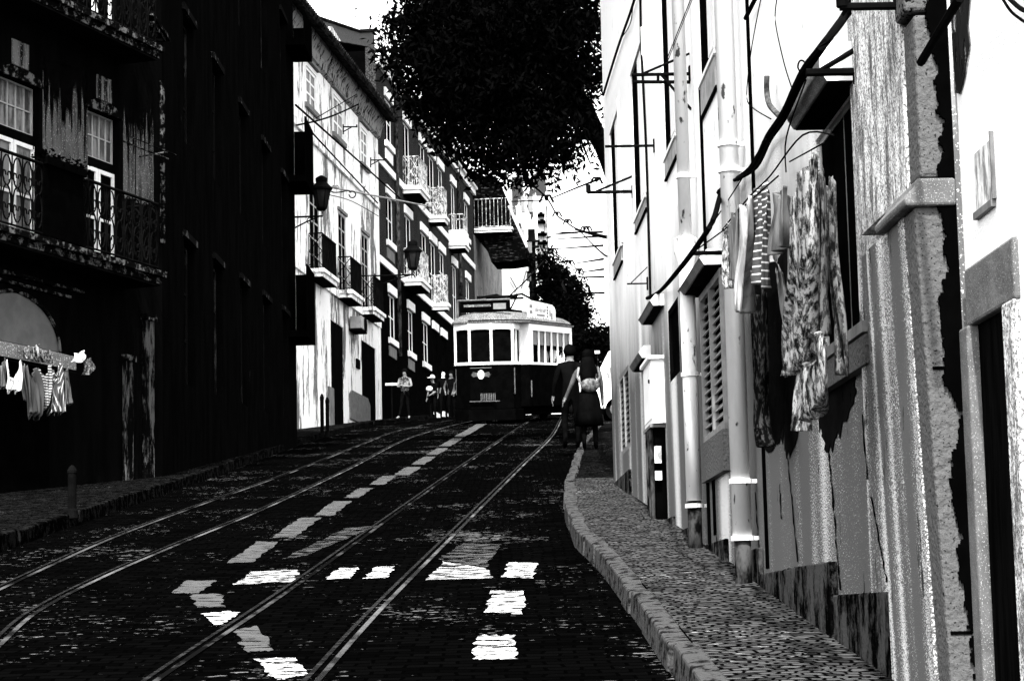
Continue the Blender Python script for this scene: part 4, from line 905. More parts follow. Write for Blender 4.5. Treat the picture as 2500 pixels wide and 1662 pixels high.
sheet_cloth('striped_rag', 'crumpled streaky rag beside the pegged cloth under the canopy', L1, (zl((600, 230), (640, 330), (690, 420)), zl((790, 250), (820, 350), (840, 435))), LW - .1, 'floral', 3, .03, group=LS, cat='cloth', seed=2.8)
sheet_cloth('white_bag', 'white plastic bag tied at the right end of the shop canopy', L1, (zl((1180, 270), (1130, 350), (1095, 415)), zl((1290, 250), (1325, 330), (1290, 435))), LW - .1, 'cloth_white', 1, .05, group=LS, cat='bag', bulge=.08)
sheet_cloth('net_bag', 'dark net bag of pegs hanging below the white bag', L1, (zl((1300, 375), (1290, 480), (1260, 625)), zl((1420, 385), (1480, 510), (1400, 620))), LW - .1, 'lace_dark', 1, .05, group=LS, cat='bag', bulge=.06)
a = L1.uv(-40, 868, LW); c = L1.uv(188, 888, LW)
ln = MB().tube([(a[0], LW, a[1]), (c[0], LW, a[1])], .004, 5).build('clothes_line', M['cable']); ln.matrix_world = L1.mw; tag(ln, 'clothes line stretched in front of the dark shop', 'clothes line')

# ------------------------------------------------------------------ dark house in shade, closing the left side
q0 = L1.w(uR, 0, 0); q1 = gnd(726, 1090)
def vp_of(a, b):
    d = (b - a).normalized(); return 1250 + FOC * (d.x / d.y) 
class Facade2(Facade):
    def __init__(s, a, b, away=False):
        d = Vector((b.x - a.x, b.y - a.y, 0)).normalized(); s.x = d if away else -d
        s.o = Vector((b.x, b.y, 0)) if not away else Vector((a.x, a.y, 0)); s.y = Vector((-s.x.y, s.x.x, 0)); s.rz = math.atan2(s.x.y, s.x.x)
        s.mw = Matrix.Translation(s.o) @ Matrix.Rotation(s.rz, 4, 'Z')
B2 = Facade2(q0, q1)
dh = thing('shaded_house', 'tall black house in deep shade closing the left side of the street', 'house', B2.mw)
ulen = (Vector((q0.x, q0.y)) - Vector((q1.x, q1.y))).length
hs = []
for i, u in enumerate((2.0, 5.2, 8.4, 11.6, 14.6)):
    for v in (8.4, 11.9): hs.append([u - .5, u + .5, v - 1.0, v + 1.0])
    hs.append([u - .5, u + .5, 4.4 - u * .05, 6.6 - u * .05])
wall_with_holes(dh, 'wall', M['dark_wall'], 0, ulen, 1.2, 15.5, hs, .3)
MB().box(.02, ulen, -9, -.31, 1.2, 15.4).build('inner_block', M['black'], dh)
MB().box(-.5, ulen + .1, -9, .45, 15.5, 15.9).build('roof', M['roof'], dh)
for h in hs:
    f = window(dh, *h, depth=.16, frame='dark_frame', glass='glass', bars=(1, 2), fw=.06)
    MB().box(h[0] - .12, h[1] + .12, .002, .05, h[3] + .02, h[3] + .12).build('window_lintel', M['dark_stone2'], dh)
# protruding dark balconies at its far corner
for (yt, yb, xr) in ((330, 480, 750), (85, 165, 768), (672, 842, 757)):
    w_ = .42; u_, vt = B2.uv(722, yt); _, vb_ = B2.uv(722, yb)
    s = MB().box(-.02, 1.5, .002, w_, vb_, vb_ + .14).build('balcony_slab', M['black'], dh)
    MB().box(-.02, 1.5, w_ - .03, w_, vb_ + .14, vt).box(-.02, .01, .002, w_ - .03, vb_ + .14, vt).build('balcony_panel', M['black'], dh)
for (xa, ya, xb, yb_) in ((405, 36, 446, 40), (408, 60, 435, 70)):
    a = B2.uv(xa, ya, .3); c = B2.uv(xb, yb_, .3); MB().box(a[0], c[0], .002, .12, min(a[1], c[1]), min(a[1], c[1]) + .05).build('window_ledge', M['dark_stone'], dh)
# street lamp on the corner of the dark house
lp = at(785, 478, 49.0)
lamp = thing('street_lamp', 'black iron lantern on a scrolled bracket at the corner of the shaded house', 'street lamp', loc=lp, group='wall mounted street lanterns')
def lantern(lamp, s, reach, down, side=-1):
    b = MB(); b.lathe([(.105 * s, -.26 * s), (.20 * s, .14 * s)], (0, 0, 0), 6); b.build('lamp_glass', M['lamp_glass'], lamp)
    b = MB()
    for j in range(6):
        t = 2 * PI * j / 6; b.tube([(.11 * s * cos(t), .11 * s * sin(t), -.27 * s), (.205 * s * cos(t), .205 * s * sin(t), .15 * s)], .014 * s, 5)
    b.lathe([(.08 * s, -.34 * s), (.12 * s, -.29 * s), (.12 * s, -.26 * s)], (0, 0, 0), 6); b.build('lamp_frame', M['iron'], lamp)
    MB().lathe([(.24 * s, .13 * s), (.25 * s, .17 * s), (.12 * s, .30 * s), (.13 * s, .33 * s), (.13 * s, .40 * s), (.10 * s, .42 * s), (.03 * s, .46 * s)], (0, 0, 0), 6).build('lamp_cap', M['iron'], lamp)
    b = MB(); b.tube([(.02, 0, -.36 * s), (.02, 0, -.46 * s), (side * reach, 0, -.47 * s)], .022 * s, 7)
    b.tube([(side * reach, 0, -.47 * s - down), (side * reach * .55, 0, -.47 * s - down * .45), (side * reach * .1, 0, -.47 * s)], .018 * s, 6)
    b.tube([(side * reach * .42 + .07 * s * cos(t), 0, -.47 * s - .09 * s + .07 * s * sin(t)) for t in [2 * PI * j / 12 for j in range(13)]], .011 * s, 5)
    b.box(side * reach - .02, side * reach + .02, -.05, .05, -.47 * s - down - .08, -.42 * s); b.build('lamp_bracket', M['iron'], lamp)
lantern(lamp, 1.0, .62, .25)
lp2 = at(1008, 628, 72); lamp2 = thing('street_lamp', 'dark iron lantern on an arm in front of the grey tiled house', 'street lamp', loc=lp2, group='wall mounted street lanterns')
lantern(lamp2, 1.25, 1.25, .35)
# bollards
def bollard(p, h, r, label):
    t = thing('bollard', label, 'bollard', loc=(p.x, p.y, G(p.y) + .1), group='iron bollards on the left pavement')
    MB().lathe([(r * 1.3, 0), (r * 1.3, .06), (r, .08), (r, h * .86), (r * 1.15, h * .88), (r * 1.15, h * .93), (r * .7, h), (r * .2, h + .02)], n=12).build('post', M['iron'], t, smooth=False)
    MB().lathe([(r * 1.6, -.02), (r * 1.6, .02)], n=12).build('foot', M['iron'], t)
p = gnd(176, 1284); bollard(p, .5, .045, 'short iron post on the near left pavement')
bollard(at(787, 1073, 53), 1.0, .045, 'taller left post of the pair at the shaded house corner')
bollard(at(800, 1076, 52.5), .92, .045, 'right post of the pair at the shaded house corner')
bollard(gnd(380, 1168), 1.35, .04, 'tall grey post beside the pilasters of the balcony house')

# ------------------------------------------------------------------ white house and grey tiled house farther up
FL = Facade((-13, 0), 1909, False)
def fu(x, y, w=0): return FL.uv(x, y, w)[0]
def fv(x, y, w=0): return FL.uv(x, y, w)[1]
uS = fu(922, 500); uW0 = fu(640, 500)                   # joint between the two, hidden left end
wh = thing('white_house', 'stained white house with iron balconies behind the street lamp', 'house', FL.mw)
def fw_(tl, bl, tr):
    u1, v1 = FL.uv(*tl); return [fu(*tr), u1, fv(*bl), v1]
hw_ = [fw_((745, 148), (744, 247), (770, 190)), fw_((811, 180), (815, 318), (836, 210)), fw_((879, 290), (882, 395), (895, 310)),
       fw_((754, 430), (755, 660), (778, 450)), fw_((825, 513), (835, 715), (843, 535)), fw_((882, 571), (885, 757), (898, 590)),
       fw_((807, 784), (812, 1028), (838, 800)), fw_((882, 825), (887, 1030), (917, 850))]
for h in hw_[3:6]: h[2] = 10.0; h[3] = 12.45
hw_[0][2:] = [14.75, 15.85]; hw_[1][2:] = [14.75, 15.95]; hw_[2][2:] = [14.75, 15.9]
for h in hw_[6:]: h[2] = FL.g((h[0] + h[1]) / 2) - .1; h[3] = 8.95
wall_with_holes(wh, 'wall', M['white_wall2'], uS, uW0, 4.0, 17.0, hw_, .35)
MB().box(uS, uW0, -9, -.36, 4, 17.0).build('inner_block', M['black'], wh)
for h in hw_[:3]:
    window(wh, *h, depth=.05, frame='frame_white', glass='glass_grey', bars=(1, 2), fw=.09)
    MB().box(h[0] - .15, h[1] + .15, .002, .09, h[2] - .14, h[2]).build('window_sill', M['grey_stone'], wh)
    MB().box(h[0] - .18, h[1] + .18, .002, .12, h[3] + .15, h[3] + .24).build('window_cornice', M['grey_stone'], wh)
    b = MB(); b.box(h[0] - .13, h[0], .002, .03, h[2], h[3] + .13).box(h[1], h[1] + .13, .002, .03, h[2], h[3] + .13).box(h[0], h[1], .002, .03, h[3], h[3] + .13); b.build('window_surround', M['trim'], wh)
for h in hw_[3:6]:
    window(wh, *h, depth=.05, frame='frame_grey', bars=(1, 4), fw=.06, name='balcony_door')
    MB().box(h[0] - .12, h[1] + .12, .002, .06, h[3] + .03, h[3] + .12).build('door_lintel', M['grey_stone'], wh)
    slab(wh, h[0] - .45, h[1] + .25, .42, 9.98, .22, 'white_stain')
    railing(wh, h[0] - .42, h[1] + .2, .40, 9.98, 1.02, 'lattice')
MB().box(uS, uW0, .002, .07, 9.74, 9.95).build('string_course', M['white_stain'], wh)
MB().box(uS, uW0, .002, .08, 13.75, 13.98).build('string_course', M['white_stain'], wh)
for h in hw_[6:]:
    MB().box(h[0], h[1], -.08, -.03, h[2], h[3]).build('front_door', M['wood_dark'], wh)
MB().box(uS, uS + .32, .002, .04, FL.g(uS) , 16.1).build('corner_pilaster', M['trim'], wh)
# eaves, cornice, gutter
b = MB(); b.prism([(uS - .05, .002, 16.12), (uS - .05, .12, 16.2), (uS - .05, .17, 16.45), (uS - .05, .32, 16.7), (uS - .05, .32, 16.8), (uS - .05, .002, 16.8)], (uW0 - uS, 0, 0)); b.build('cornice', M['cornice'], wh)
b = MB(); b.prism([(uS - .2, -.1, 17.0), (uS - .2, .62, 16.70), (uS - .2, .66, 16.80), (uS - .2, -4, 18.0), (uS - .2, -4, 17.8)], (uW0 - uS + .2, 0, 0)); rf = b.build('roof', M['roof'], wh)
b = MB()
u = uS - .2
while u < uW0: b.tube([(u, .68, 16.82), (u, .05, 17.0)], .075, 6); u += .21
b.build('eave_tiles', M['roof'], rf)
# air conditioner
a = FL.uv(850, 768); c = FL.uv(872, 812)
ac = thing('air_conditioner', 'air conditioning unit fixed on the white house above its door', 'air conditioner', FL.mw)
MB().box(a[0], a[0] - 1.0, .05, .42, c[1] - .05, a[1] - .05).build('casing', M['frame_grey'], ac, bevel=.015)
MB().lathe([(.24, .421), (.24, .44), (.05, .445)], (a[0] - .6, 0, (a[1] + c[1]) / 2 - .05), 18, axis='y').build('fan_grille', M['iron'], ac)
MB().box(a[0], a[0] - 1.0, .02, .40, c[1] - .12, c[1] - .06).build('wall_mount', M['iron'], ac)
# grey painted dado with rounded shoulders
b = MB(); ua_, va_ = FL.uv(852, 950); ub_, vb2 = FL.uv(900, 958); z0 = FL.g(ub_) - .1
b.prism([(ua_, .004, z0), (ua_, .004, va_ - .12), (ua_ - .3, .004, va_), (ub_ + .4, .004, va_), (ub_, .004, va_ - .2), (ub_, .004, z0)], (0, .05, 0)); b.build('wall_dado', M['concrete'], wh)
MB().box(fu(868, 880), fu(876, 880), .002, .05, fv(870, 898), fv(870, 876)).build('letter_box', M['iron'], wh)
MB().box(fu(800, 960), fu(812, 960), .002, .05, FL.g(fu(805, 960)), fv(805, 945)).build('wall_patch', M['grey_stone'], wh)

th = thing('tiled_house', 'long grey tiled house with white lintels and small balconies behind the tram', 'house', FL.mw)
uE = fu(1156, 560)
cols1 = [(942, 959, 470), (987, 1003, 515), (1026, 1041, 555), (1048, 1063, 580), (1071, 1084, 605), (1103, 1114, 640), (1136, 1146, 675)]
cols = []
for (x0, x1, y) in cols1: cols.append((fu(x1, y + 10), fu(x0, y)))
hT = []; info = []
for k, (a, c) in enumerate(cols):
    full = k in (1, 3, 5)
    hT.append([a, c, 15.5 if full else 16.45, 18.0]); info.append((k, 2, full))
    hT.append([a, c, 12.1 if full else 13.0, 14.6]); info.append((k, 1, full))
for k, (x0, x1, y) in enumerate([(947, 964, 693), (994, 1008, 733), (1030, 1045, 764), (1055, 1067, 785), (1076, 1088, 804)]):
    hT.append([fu(x1, y + 10), fu(x0, y), 9.65 if k < 3 else FL.g(fu(x1, y)) + .1, 11.2]); info.append((k, 0, False))
up = [h for h in hT if h[2] > 12]; lowh = [h for h in hT if h[2] < 12]
up = [h for h in hT if h[3] > 12.2]; lowh = [h for h in hT if h[3] < 12.2]
wall_with_holes(th, 'wall', M['tile'], uE, uS - .02, 12.0, 19.3, up, .35)
wall_with_holes(th, 'lower_wall', M['tile_dark'], uE, uS - .02, 5, 12.0, lowh, .35)
MB().box(uE + .02, uS - .03, -9, -.36, 5, 19.2).build('inner_block', M['black'], th)
for h, (k, fl, full) in zip(hT, info):
    window(th, *h, depth=.09, frame='frame_white' if not (fl == 0 and k > 2) else 'wood_dark', bars=(1, 1), fw=.06, name='balcony_door' if full else 'window')
    MB().box(h[0] - .1, h[1] + .1, .002, .07, h[3], h[3] + .3).build('window_lintel', M['trim'], th)
    if not full:
        MB().box(h[0] - .1, h[1] + .1, .002, .10, h[2] - .2, h[2]).build('window_sill', M['trim'], th)
        if k in (0, 1): MB().box(h[0] - .02, h[1] + .02, .002, .03, h[2] - .62, h[2] - .26).build('window_apron', M['trim'] if fl == 2 else M['grey_stone'], th)
for v in (15.5, 12.1):
    b = MB(); us = uE
    b.box(uE, uS - .03, .002, .06, v - .12, v + .12); b.build('string_course', M['trim'], th)
b = MB().box(uE - .1, uS - .03, .002, .12, 18.75, 19.0).box(uE - .1, uS - .03, .002, .22, 19.0, 19.1); b.build('roof_band', M['trim'], th)
MB().prism([(uE - .2, -.1, 19.3), (uE - .2, .28, 19.11), (uE - .2, .30, 19.2), (uE - .2, -4, 20.3), (uE - .2, -4, 20.2)], (uS - uE + .15, 0, 0)).build('roof', M['roof'], th)
for (xn, xf, fl) in ((982, 1038, 15.5), (1044, 1085, 15.5), (984, 1041, 12.15), (1051, 1088, 12.15)):
    a = fu(xn, 600 if fl < 13 else 400); k = [c for c in cols if c[1] < a + .5][0]
    un = a; ufar = fu(xf, 690 if fl < 13 else 480, .5)
    slab(th, ufar, un, .62, fl, .24, 'trim'); railing(th, ufar, un - .05, .58, fl, 1.1, 'lattice', m='frame_white' if False else 'rail_pale')
a = fu(1095, 570); ufar = fu(1141, 600, .6)
slab(th, ufar, a, .66, 15.3, .2, 'trim'); MB().box(ufar, a, .6, .66, 15.3, 15.85).box(a - .06, a, .002, .6, 15.3, 15.85).box(ufar, ufar + .06, .002, .6, 15.3, 15.85).build('balcony_parapet', M['trim'], th)
railing(th, ufar, a - .05, .6, 15.8, .7, 'bars', m='rail_pale')
for x, y in ((970, 450), (1123, 600)):
    u = fu(x, y, .09); MB().tube([(u, .09, 9.2), (u, .09, 19.0)], .075, 8).build('drainpipe', M['pipe_black'], th)
# ------------------------------------------------------------------ house with the big enclosed overhang, beyond
oh = thing('overhang_house', 'grey rendered house with dark timber gallery overhanging the street beyond the tiled house', 'house', FL.mw)
uX = uE - .05; uZ = fu(1225, 640)
wall_with_holes(oh, 'wall', M['render_grey'], uZ, uX, 5, 17.0, [[uX - 2.2 - 3.0 * i, uX - 1.3 - 3.0 * i, z, z + 1.7] for i in range(6) for z in (9.4, 12.0)], .35)
MB().box(uZ + .02, uX - .01, -9, -.36, 5, 19.9).build('inner_block', M['black'], oh)
for i in range(6):
    for z in (9.4, 12.0):
        window(oh, uX - 2.2 - 3.0 * i, uX - 1.3 - 3.0 * i, z, z + 1.7, depth=.15, frame='frame_grey', bars=(1, 2), fw=.08)
va, vb_ = 14.4, 17.0
us_ = uX - .6; ws = FL.w(us_, 0, 0); gp = []
for (px, py) in ((1158, 425), (1212, 436), (1242, 505), (1287, 612), (1287, 634), (1244, 640), (1200, 640), (1172, 560), (1158, 500)):
    q = at(px, py, ws.y) - ws; gp.append((us_, max(.002, q.dot(FL.y)), q.z))
b = MB(); b.prism(gp, (-2.2, 0, 0)); b.build('gallery', M['gallery'], oh)
b = MB(); b.tube([(us_ + .03, gp[2][1] + .03, gp[2][2]), (us_ + .03, gp[3][1] + .03, gp[3][2] + .1)], .06, 5); b.build('gallery_beam', M['frame_white'], oh)
railing(oh, uX - 2.5, uX - .2, 1.6, 17.3, 1.3, 'bars', m='rail_pale', n=9)
slab(oh, uX - 2.5, uX - .2, 1.65, 17.3, .2, 'trim')
# ------------------------------------------------------------------ taller grey house behind the white roof, with aerial
gx = Facade2(at(740, 60, 84), at(912, 130, 104), False)
gh = thing('gable_house', 'rough grey gable wall rising behind the white house roof', 'house', gx.mw)
a = gx.uv(735, 30); c = gx.uv(880, 78); d = gx.uv(914, 75)
b = MB(); b.prism([(a[0] + 6, .0, 6), (a[0] + 6, .0, a[1] + 1.2), (a[0], 0, a[1]), (c[0], 0, c[1]), (d[0], 0, d[1]), (d[0], 0, 6)], (0, -7, 0)); b.build('wall', M['roof_grey'], gh)
b = MB(); b.tube([(a[0] + 6, .03, a[1] + 1.2), (a[0], .03, a[1]), (c[0], .03, c[1])], .07, 6); b.build('roof_edge', M['roof'], gh)
MB().tube([(c[0], .02, c[1] + .03), (d[0] - .05, .02, d[1] + .03)], .10, 6).build('chimney_cap', M['roof'], gh)
e = gx.uv(826, 100, .5); f = gx.uv(857, 118, .5); MB().box(e[0], f[0], .002, .25, f[1], e[1]).build('roof_box', M['white_stain'], gh)
ap_ = at(869, 66, 86)
an = thing('roof_aerial', 'thin television aerial on a mast over the grey gable', 'aerial', loc=ap_)
b = MB(); b.tube([(0, 0, 0), (0, 0, .78)], .018, 6).tube([(-.40, 0, .35), (0, 0, .4)], .012, 5).tube([(-.02, 0, .72), (.05, 0, .74)], .04, 6); b.build('mast', M['iron'], an)
b = MB()
for i in range(4): b.tube([(-.36 + i * .09, -.12, .36), (-.36 + i * .09, .12, .36)], .008, 4)
b.build('aerial_rods', M['iron'], an)
fp = at(985, 60, 70)
ft = thing('flue_pipe', 'tilted pale flue pipe sticking up at the left edge of the tree', 'pipe', loc=fp)
b = MB(); b.tube([(.0, 0, -.3), (-.02, 0, .1), (-.20, 0, .55), (-.27, 0, .70)], [.11, .10, .08, .05], 8); b.build('pipe', M['pipe'], ft, smooth=True)
b = MB(); b.tube([(.12, 0, -.3), (.06, 0, .1), (-.17, 0, .58)], .025, 5); b.build('brace', M['iron'], ft)
# ------------------------------------------------------------------ far pale house with stacked balconies and the white wall
fz = 118
fh = thing('far_house', 'far pale tall house with a column of plant filled balconies', 'house', loc=at(1300, 1000, fz))
o_ = at(1300, 1000, fz); k = fz / FOC
def fb(px, py, dy=0): p_ = at(px, py, fz); return p_.x - o_.x, p_.z - o_.z
def fbox(x0, x1, y0, y1, d0, d1, nm, m_):
    a = fb(x0, y1); c = fb(x1, y0); return MB().box(a[0], c[0], d0, d1, a[1], c[1]).build(nm, M[m_], fh)
fbox(1262, 1334, 430, 1000, 0, 8, 'wall', 'far_wall')
fbox(1306, 1332, 480, 700, -.12, -.01, 'wall_panel', 'white_stain')
for i, (y, l) in enumerate(((528, 1318), (545, 1320), (575, 1322), (596, 1326), (632, 1330), (670, 1334))):
    fbox(1312, l + 12, y, y + 3, -.9, -.13, 'balcony_slab', 'black')
    fbox(l - 2, l + 7, y - 4, y - .5, -.8, -.3, 'balcony_box', 'leaf')
for y in (480, 560, 640): 
    for x in (1272, 1290): fbox(x, x + 9, y, y + 38, -.06, -.01, 'window', 'shutter')
mo = thing('utility_mast', 'dark clustered utility mast with transformers standing behind the tram', 'mast', loc=(o_.x, 100, G(100)))
k2 = 100
def mb_(x0, x1, y0, y1, nm, m_, yy=0):
    a = at(x0, y1, k2); c = at(x1, y0, k2); return MB().box(a.x - o_.x, c.x - o_.x, yy - .1, yy + .1, a.z - G(100), c.z - G(100)).build(nm, M[m_], mo)
mb_(1299, 1306, 560, 1000, 'post', 'iron')
for (x0, x1, y) in ((1285, 1318, 588), (1288, 1316, 602), (1300, 1315, 634), (1286, 1308, 664), (1308, 1324, 675)): mb_(x0, x1, y, y + 5, 'crossarm', 'iron', -.2)
for (x0, x1, y0, y1) in ((1288, 1298, 596, 622), (1308, 1316, 645, 660), (1286, 1296, 672, 690)): mb_(x0, x1, y0, y1, 'transformer_box', 'concrete', -.45)
sw = thing('side_wall', 'bright white end wall under the dark gallery with a slanting brace', 'wall', loc=at(1265, 900, 108))
o2 = at(1265, 900, 108); a = at(1245, 900, 108); c = at(1288, 634, 108)
MB().box(a.x - o2.x, c.x - o2.x, 0, 3, a.z - o2.z - 3, c.z - o2.z).build('wall', M['white'], sw)
b = MB()
for (x0, y0, x1, y1) in ((1246, 676, 1262, 705), (1285, 660, 1272, 705)):
    p_, q_ = at(x0, y0, 107.8), at(x1, y1, 107.8); b.tube([p_ - o2, q_ - o2], .05, 5)
b.build('brace', M['grey_stone'], sw)
# ------------------------------------------------------------------ tram
TH = rad(15.5)
n_ = Vector((-sin(TH), -cos(TH), -.095)).normalized(); s_v = Vector((cos(TH), -sin(TH), -.027)); s_v = (s_v - n_ * s_v.dot(n_)).normalized(); z_ = n_.cross(s_v)
tp = at(1177, 1033, 67.6); tp.z = G(67.6) + .0
TM = Matrix((n_, s_v, z_)).transposed().to_4x4(); TM.translation = tp
tram = thing('tram', 'old dark tram with white window band and rounded front climbing the hill', 'tram', TM)
OUT = [(-1.25, -.91), (-.395, -.91), (0, -.345), (0, .345), (-.395, .91), (-1.25, .91)]
REAR = [(-6.75, .91), (-7.6, .91), (-8.0, .345), (-8.0, -.345), (-7.6, -.91), (-6.75, -.91)]
SIL, WT, TB = 1.80, 2.88, 3.06
def outl(pts, z0, z1, m, name, mt, grow=0):
    c = Vector((sum(p[0] for p in pts) / len(pts), sum(p[1] for p in pts) / len(pts)))
    b = MB(); b.prism([(p[0] + (grow if p[0] > c.x else -grow), p[1] + (grow if p[1] > c.y else -grow), z0) for p in pts], (0, 0, z1 - z0)); return b.build(name, M[mt], tram, bevel=.012)
body = outl(OUT, .45, SIL, 0, 'body', 'tram_dark')
MB().box(-6.75, -1.25, -1.19, 1.19, .5, SIL).build('body_side', M['tram_dark'], tram, bevel=.02)
outl(REAR, .45, SIL, 0, 'body_rear', 'tram_dark')
outl(OUT, .10, .44, 0, 'bumper', 'tram_dark', .06)
MB().box(-7.2, -.9, -.9, .9, .25, .5).build('underframe', M['black'], tram)
for x in (-2.6, -5.4):
    for y in (-.52, .52): MB().lathe([(.34, y - .05), (.38, y - .05), (.38, y + .05), (.34, y + .05)], (x, 0, .37), 18, axis='y').build('wheel', M['tram_dark'], tram)
# front window band: a sill strip, posts, header and three panes
def band(pts, z0, z1, t, name, mt):
    b = MB()
    for (a, c) in zip(pts, pts[1:]):
        A, Bq = Vector((a[0], a[1], 0)), Vector((c[0], c[1], 0)); d = (Bq - A).normalized(); o = Vector((d.y, -d.x, 0)) 
        b.prism([A + Vector((0, 0, z0)), Bq + Vector((0, 0, z0)), Bq - o * -t + Vector((0, 0, z0)), A - o * -t + Vector((0, 0, z0))], (0, 0, z1 - z0))
    return b.build(name, M[mt], tram)
FR = [(-1.25, -.91), (-.395, -.91), (0, -.345), (0, .345), (-.395, .91), (-1.25, .91)]
band(FR, SIL, SIL + .085, .03, 'front_sill', 'tram_white'); band(FR, WT, TB, .03, 'front_header', 'tram_white')
b = MB()
for (x, y) in FR[1:5]: b.prism([(x + .035, y - .035, SIL), (x + .035, y + .035, SIL), (x - .035, y + .035, SIL), (x - .035, y - .035, SIL)], (0, 0, TB - SIL))
b.box(-.78, -.72, .89, .94, SIL, TB).box(-1.24, -1.18, .89, .94, SIL, TB).box(-.78, -.72, -.94, -.89, SIL, TB); b.build('front_posts', M['tram_white'], tram)
for (a, c) in zip(FR, FR[1:]):
    A, Bq = Vector((a[0], a[1], 0)), Vector((c[0], c[1], 0)); d = (Bq - A).normalized(); o = Vector((-d.y, d.x, 0)); A2 = A + o * .03; B3 = Bq + o * .03; L_ = (Bq - A).length
    b = MB(); pts = [A2 + Vector((0, 0, SIL + .08))] + [B3 + Vector((0, 0, SIL + .08))] + [B3.lerp(A2, i / 10) + Vector((0, 0, WT - .05 + .055 * sin(PI * i / 10))) for i in range(11)]
    b.prism(pts, o * .012); b.build('windscreen', M['glass'], tram)
    b = MB(); hd = [B3.lerp(A2, i / 10) + Vector((0, 0, WT - .05 + .055 * sin(PI * i / 10))) - o * .025 for i in range(11)]
    b.prism([A2 - o * .025 + Vector((0, 0, WT + .01)), B3 - o * .025 + Vector((0, 0, WT + .01))] + hd, o * .02); b.build('window_arch', M['tram_white'], tram)
b = MB(); b.prism([(x - .07, y * .93, SIL) for x, y in OUT], (0, 0, TB - SIL)); b.build('cab_interior', M['black'], tram)
# saloon sides
b = MB()
for sy in (1, -1):
    b.box(-6.75, -1.25, 1.15 * sy, 1.20 * sy, SIL, SIL + .07).box(-6.75, -1.25, 1.15 * sy, 1.20 * sy, WT - .02, TB)
    b.box(-1.72, -1.25, 1.15 * sy, 1.20 * sy, SIL + .07, WT - .02).box(-6.75, -6.5, 1.15 * sy, 1.20 * sy, SIL + .07, WT - .02)
    for i in range(1, 6): x = -1.72 - i * 4.78 / 6; b.box(x - .03, x + .03, 1.15 * sy, 1.195 * sy, SIL + .07, WT - .02)
b.box(-1.30, -1.249, .93, 1.15, SIL, TB).box(-1.30, -1.249, -1.15, -.93, SIL, TB); b.build('saloon_window_band', M['tram_white'], tram)
b = MB()
for i in range(6): x0 = -1.75 - i * 4.78 / 6; b.box(x0 - .04, x0 - .70, 1.13, 1.14, 2.42, WT - .03)
b.build('window_blinds', M['shutter'], tram)
MB().box(-6.7, -1.32, -1.1, .72, SIL, TB).build('saloon_interior', M['black'], tram)
# roof
b = MB(); full = [(-8.0, -.345), (-7.6, -.95), (-6.75, -1.2), (-1.25, -1.2), (-.395, -.95), (0, -.345), (0, .345), (-.395, .95), (-1.25, 1.2), (-6.75, 1.2), (-7.6, .95), (-8.0, .345)]
lay = [(1.02, 0.02, TB), (1.05, .05, TB + .02), (1.05, .05, TB + .06), (1.0, 0, TB + .10), (.93, -.12, TB + .20), (.80, -.35, TB + .30), (.58, -.8, TB + .38), (.3, -1.4, TB + .42)]
k = len(full); vs = []
for sc_, gx_, z in lay:
    for (x, y) in full: vs.append((x + (gx_ if x > -4 else -gx_), y * sc_, z))
b.add(vs, [(i * k + j, i * k + (j + 1) % k, (i + 1) * k + (j + 1) % k, (i + 1) * k + j) for i in range(len(lay) - 1) for j in range(k)] + [tuple((len(lay) - 1) * k + j for j in range(k)), tuple(range(k))[::-1]])
b.build('roof', M['tram_roof'], tram, smooth=False)
MB().tube([(.06, -.36, TB + .09), (.06, .36, TB + .09), (-.36, .98, TB + .09), (-1.25, 1.25, TB + .09), (-6.75, 1.25, TB + .09)], .016, 5).build('roof_gutter', M['tram_dark'], tram)
b = MB(); b.box(-.62, -.55, -.78, .80, TB + .36, TB + .70); sb = b.build('destination_box', M['black'], tram)
MB().tube([(-.54, -.86, TB + .73), (-.54, .82, TB + .73)], .03, 8).tube([(-.54, -.86, TB + .1), (-.54, -.86, TB + .73)], .035, 6).build('box_rail', M['chrome'], sb)
MB().box(-.549, -.535, .28, .68, TB + .44, TB + .62).build('route_plate', M['shutter'], sb); MB().box(-.549, -.535, -.66, .2, TB + .53, TB + .60).build('route_strip', M['tram_roof'], sb)
b = MB(); b.box(-4.8, -1.4, -.5, .5, TB + .40, TB + .48).box(-1.5, -1.42, -.5, -.42, TB + .48, TB + .9)
for y in (-.42, .42): b.tube([(-1.2, y, TB + .55), (-1.6, y, TB + .86), (-3.4, y, TB + 1.02), (-4.6, y, TB + .9)], .035, 6).tube([(-2.0, y, TB + .48), (-2.9, y, TB + .98)], .03, 6)
for x in (-1.7, -2.5, -3.3): b.tube([(x, -.5, TB + .88), (x, .5, TB + .88)], .04, 6)
b.build('current_collector', M['iron'], tram)
for i in range(4): MB().lathe([(.05, TB + .4), (.09, TB + .44), (.05, TB + .49), (.09, TB + .53), (.05, TB + .58), (.08, TB + .62), (.03, TB + .66)], (-3.0 - .5 * i, .62, 0), 10).build('insulator', M['trim'], tram)
MB().tube([(-3.2, 0, TB + .9), (-5.0, .1, TB + 1.5), (-7.5, .1, TB + 2.3)], .025, 6).build('trolley_pole', M['iron'], tram)
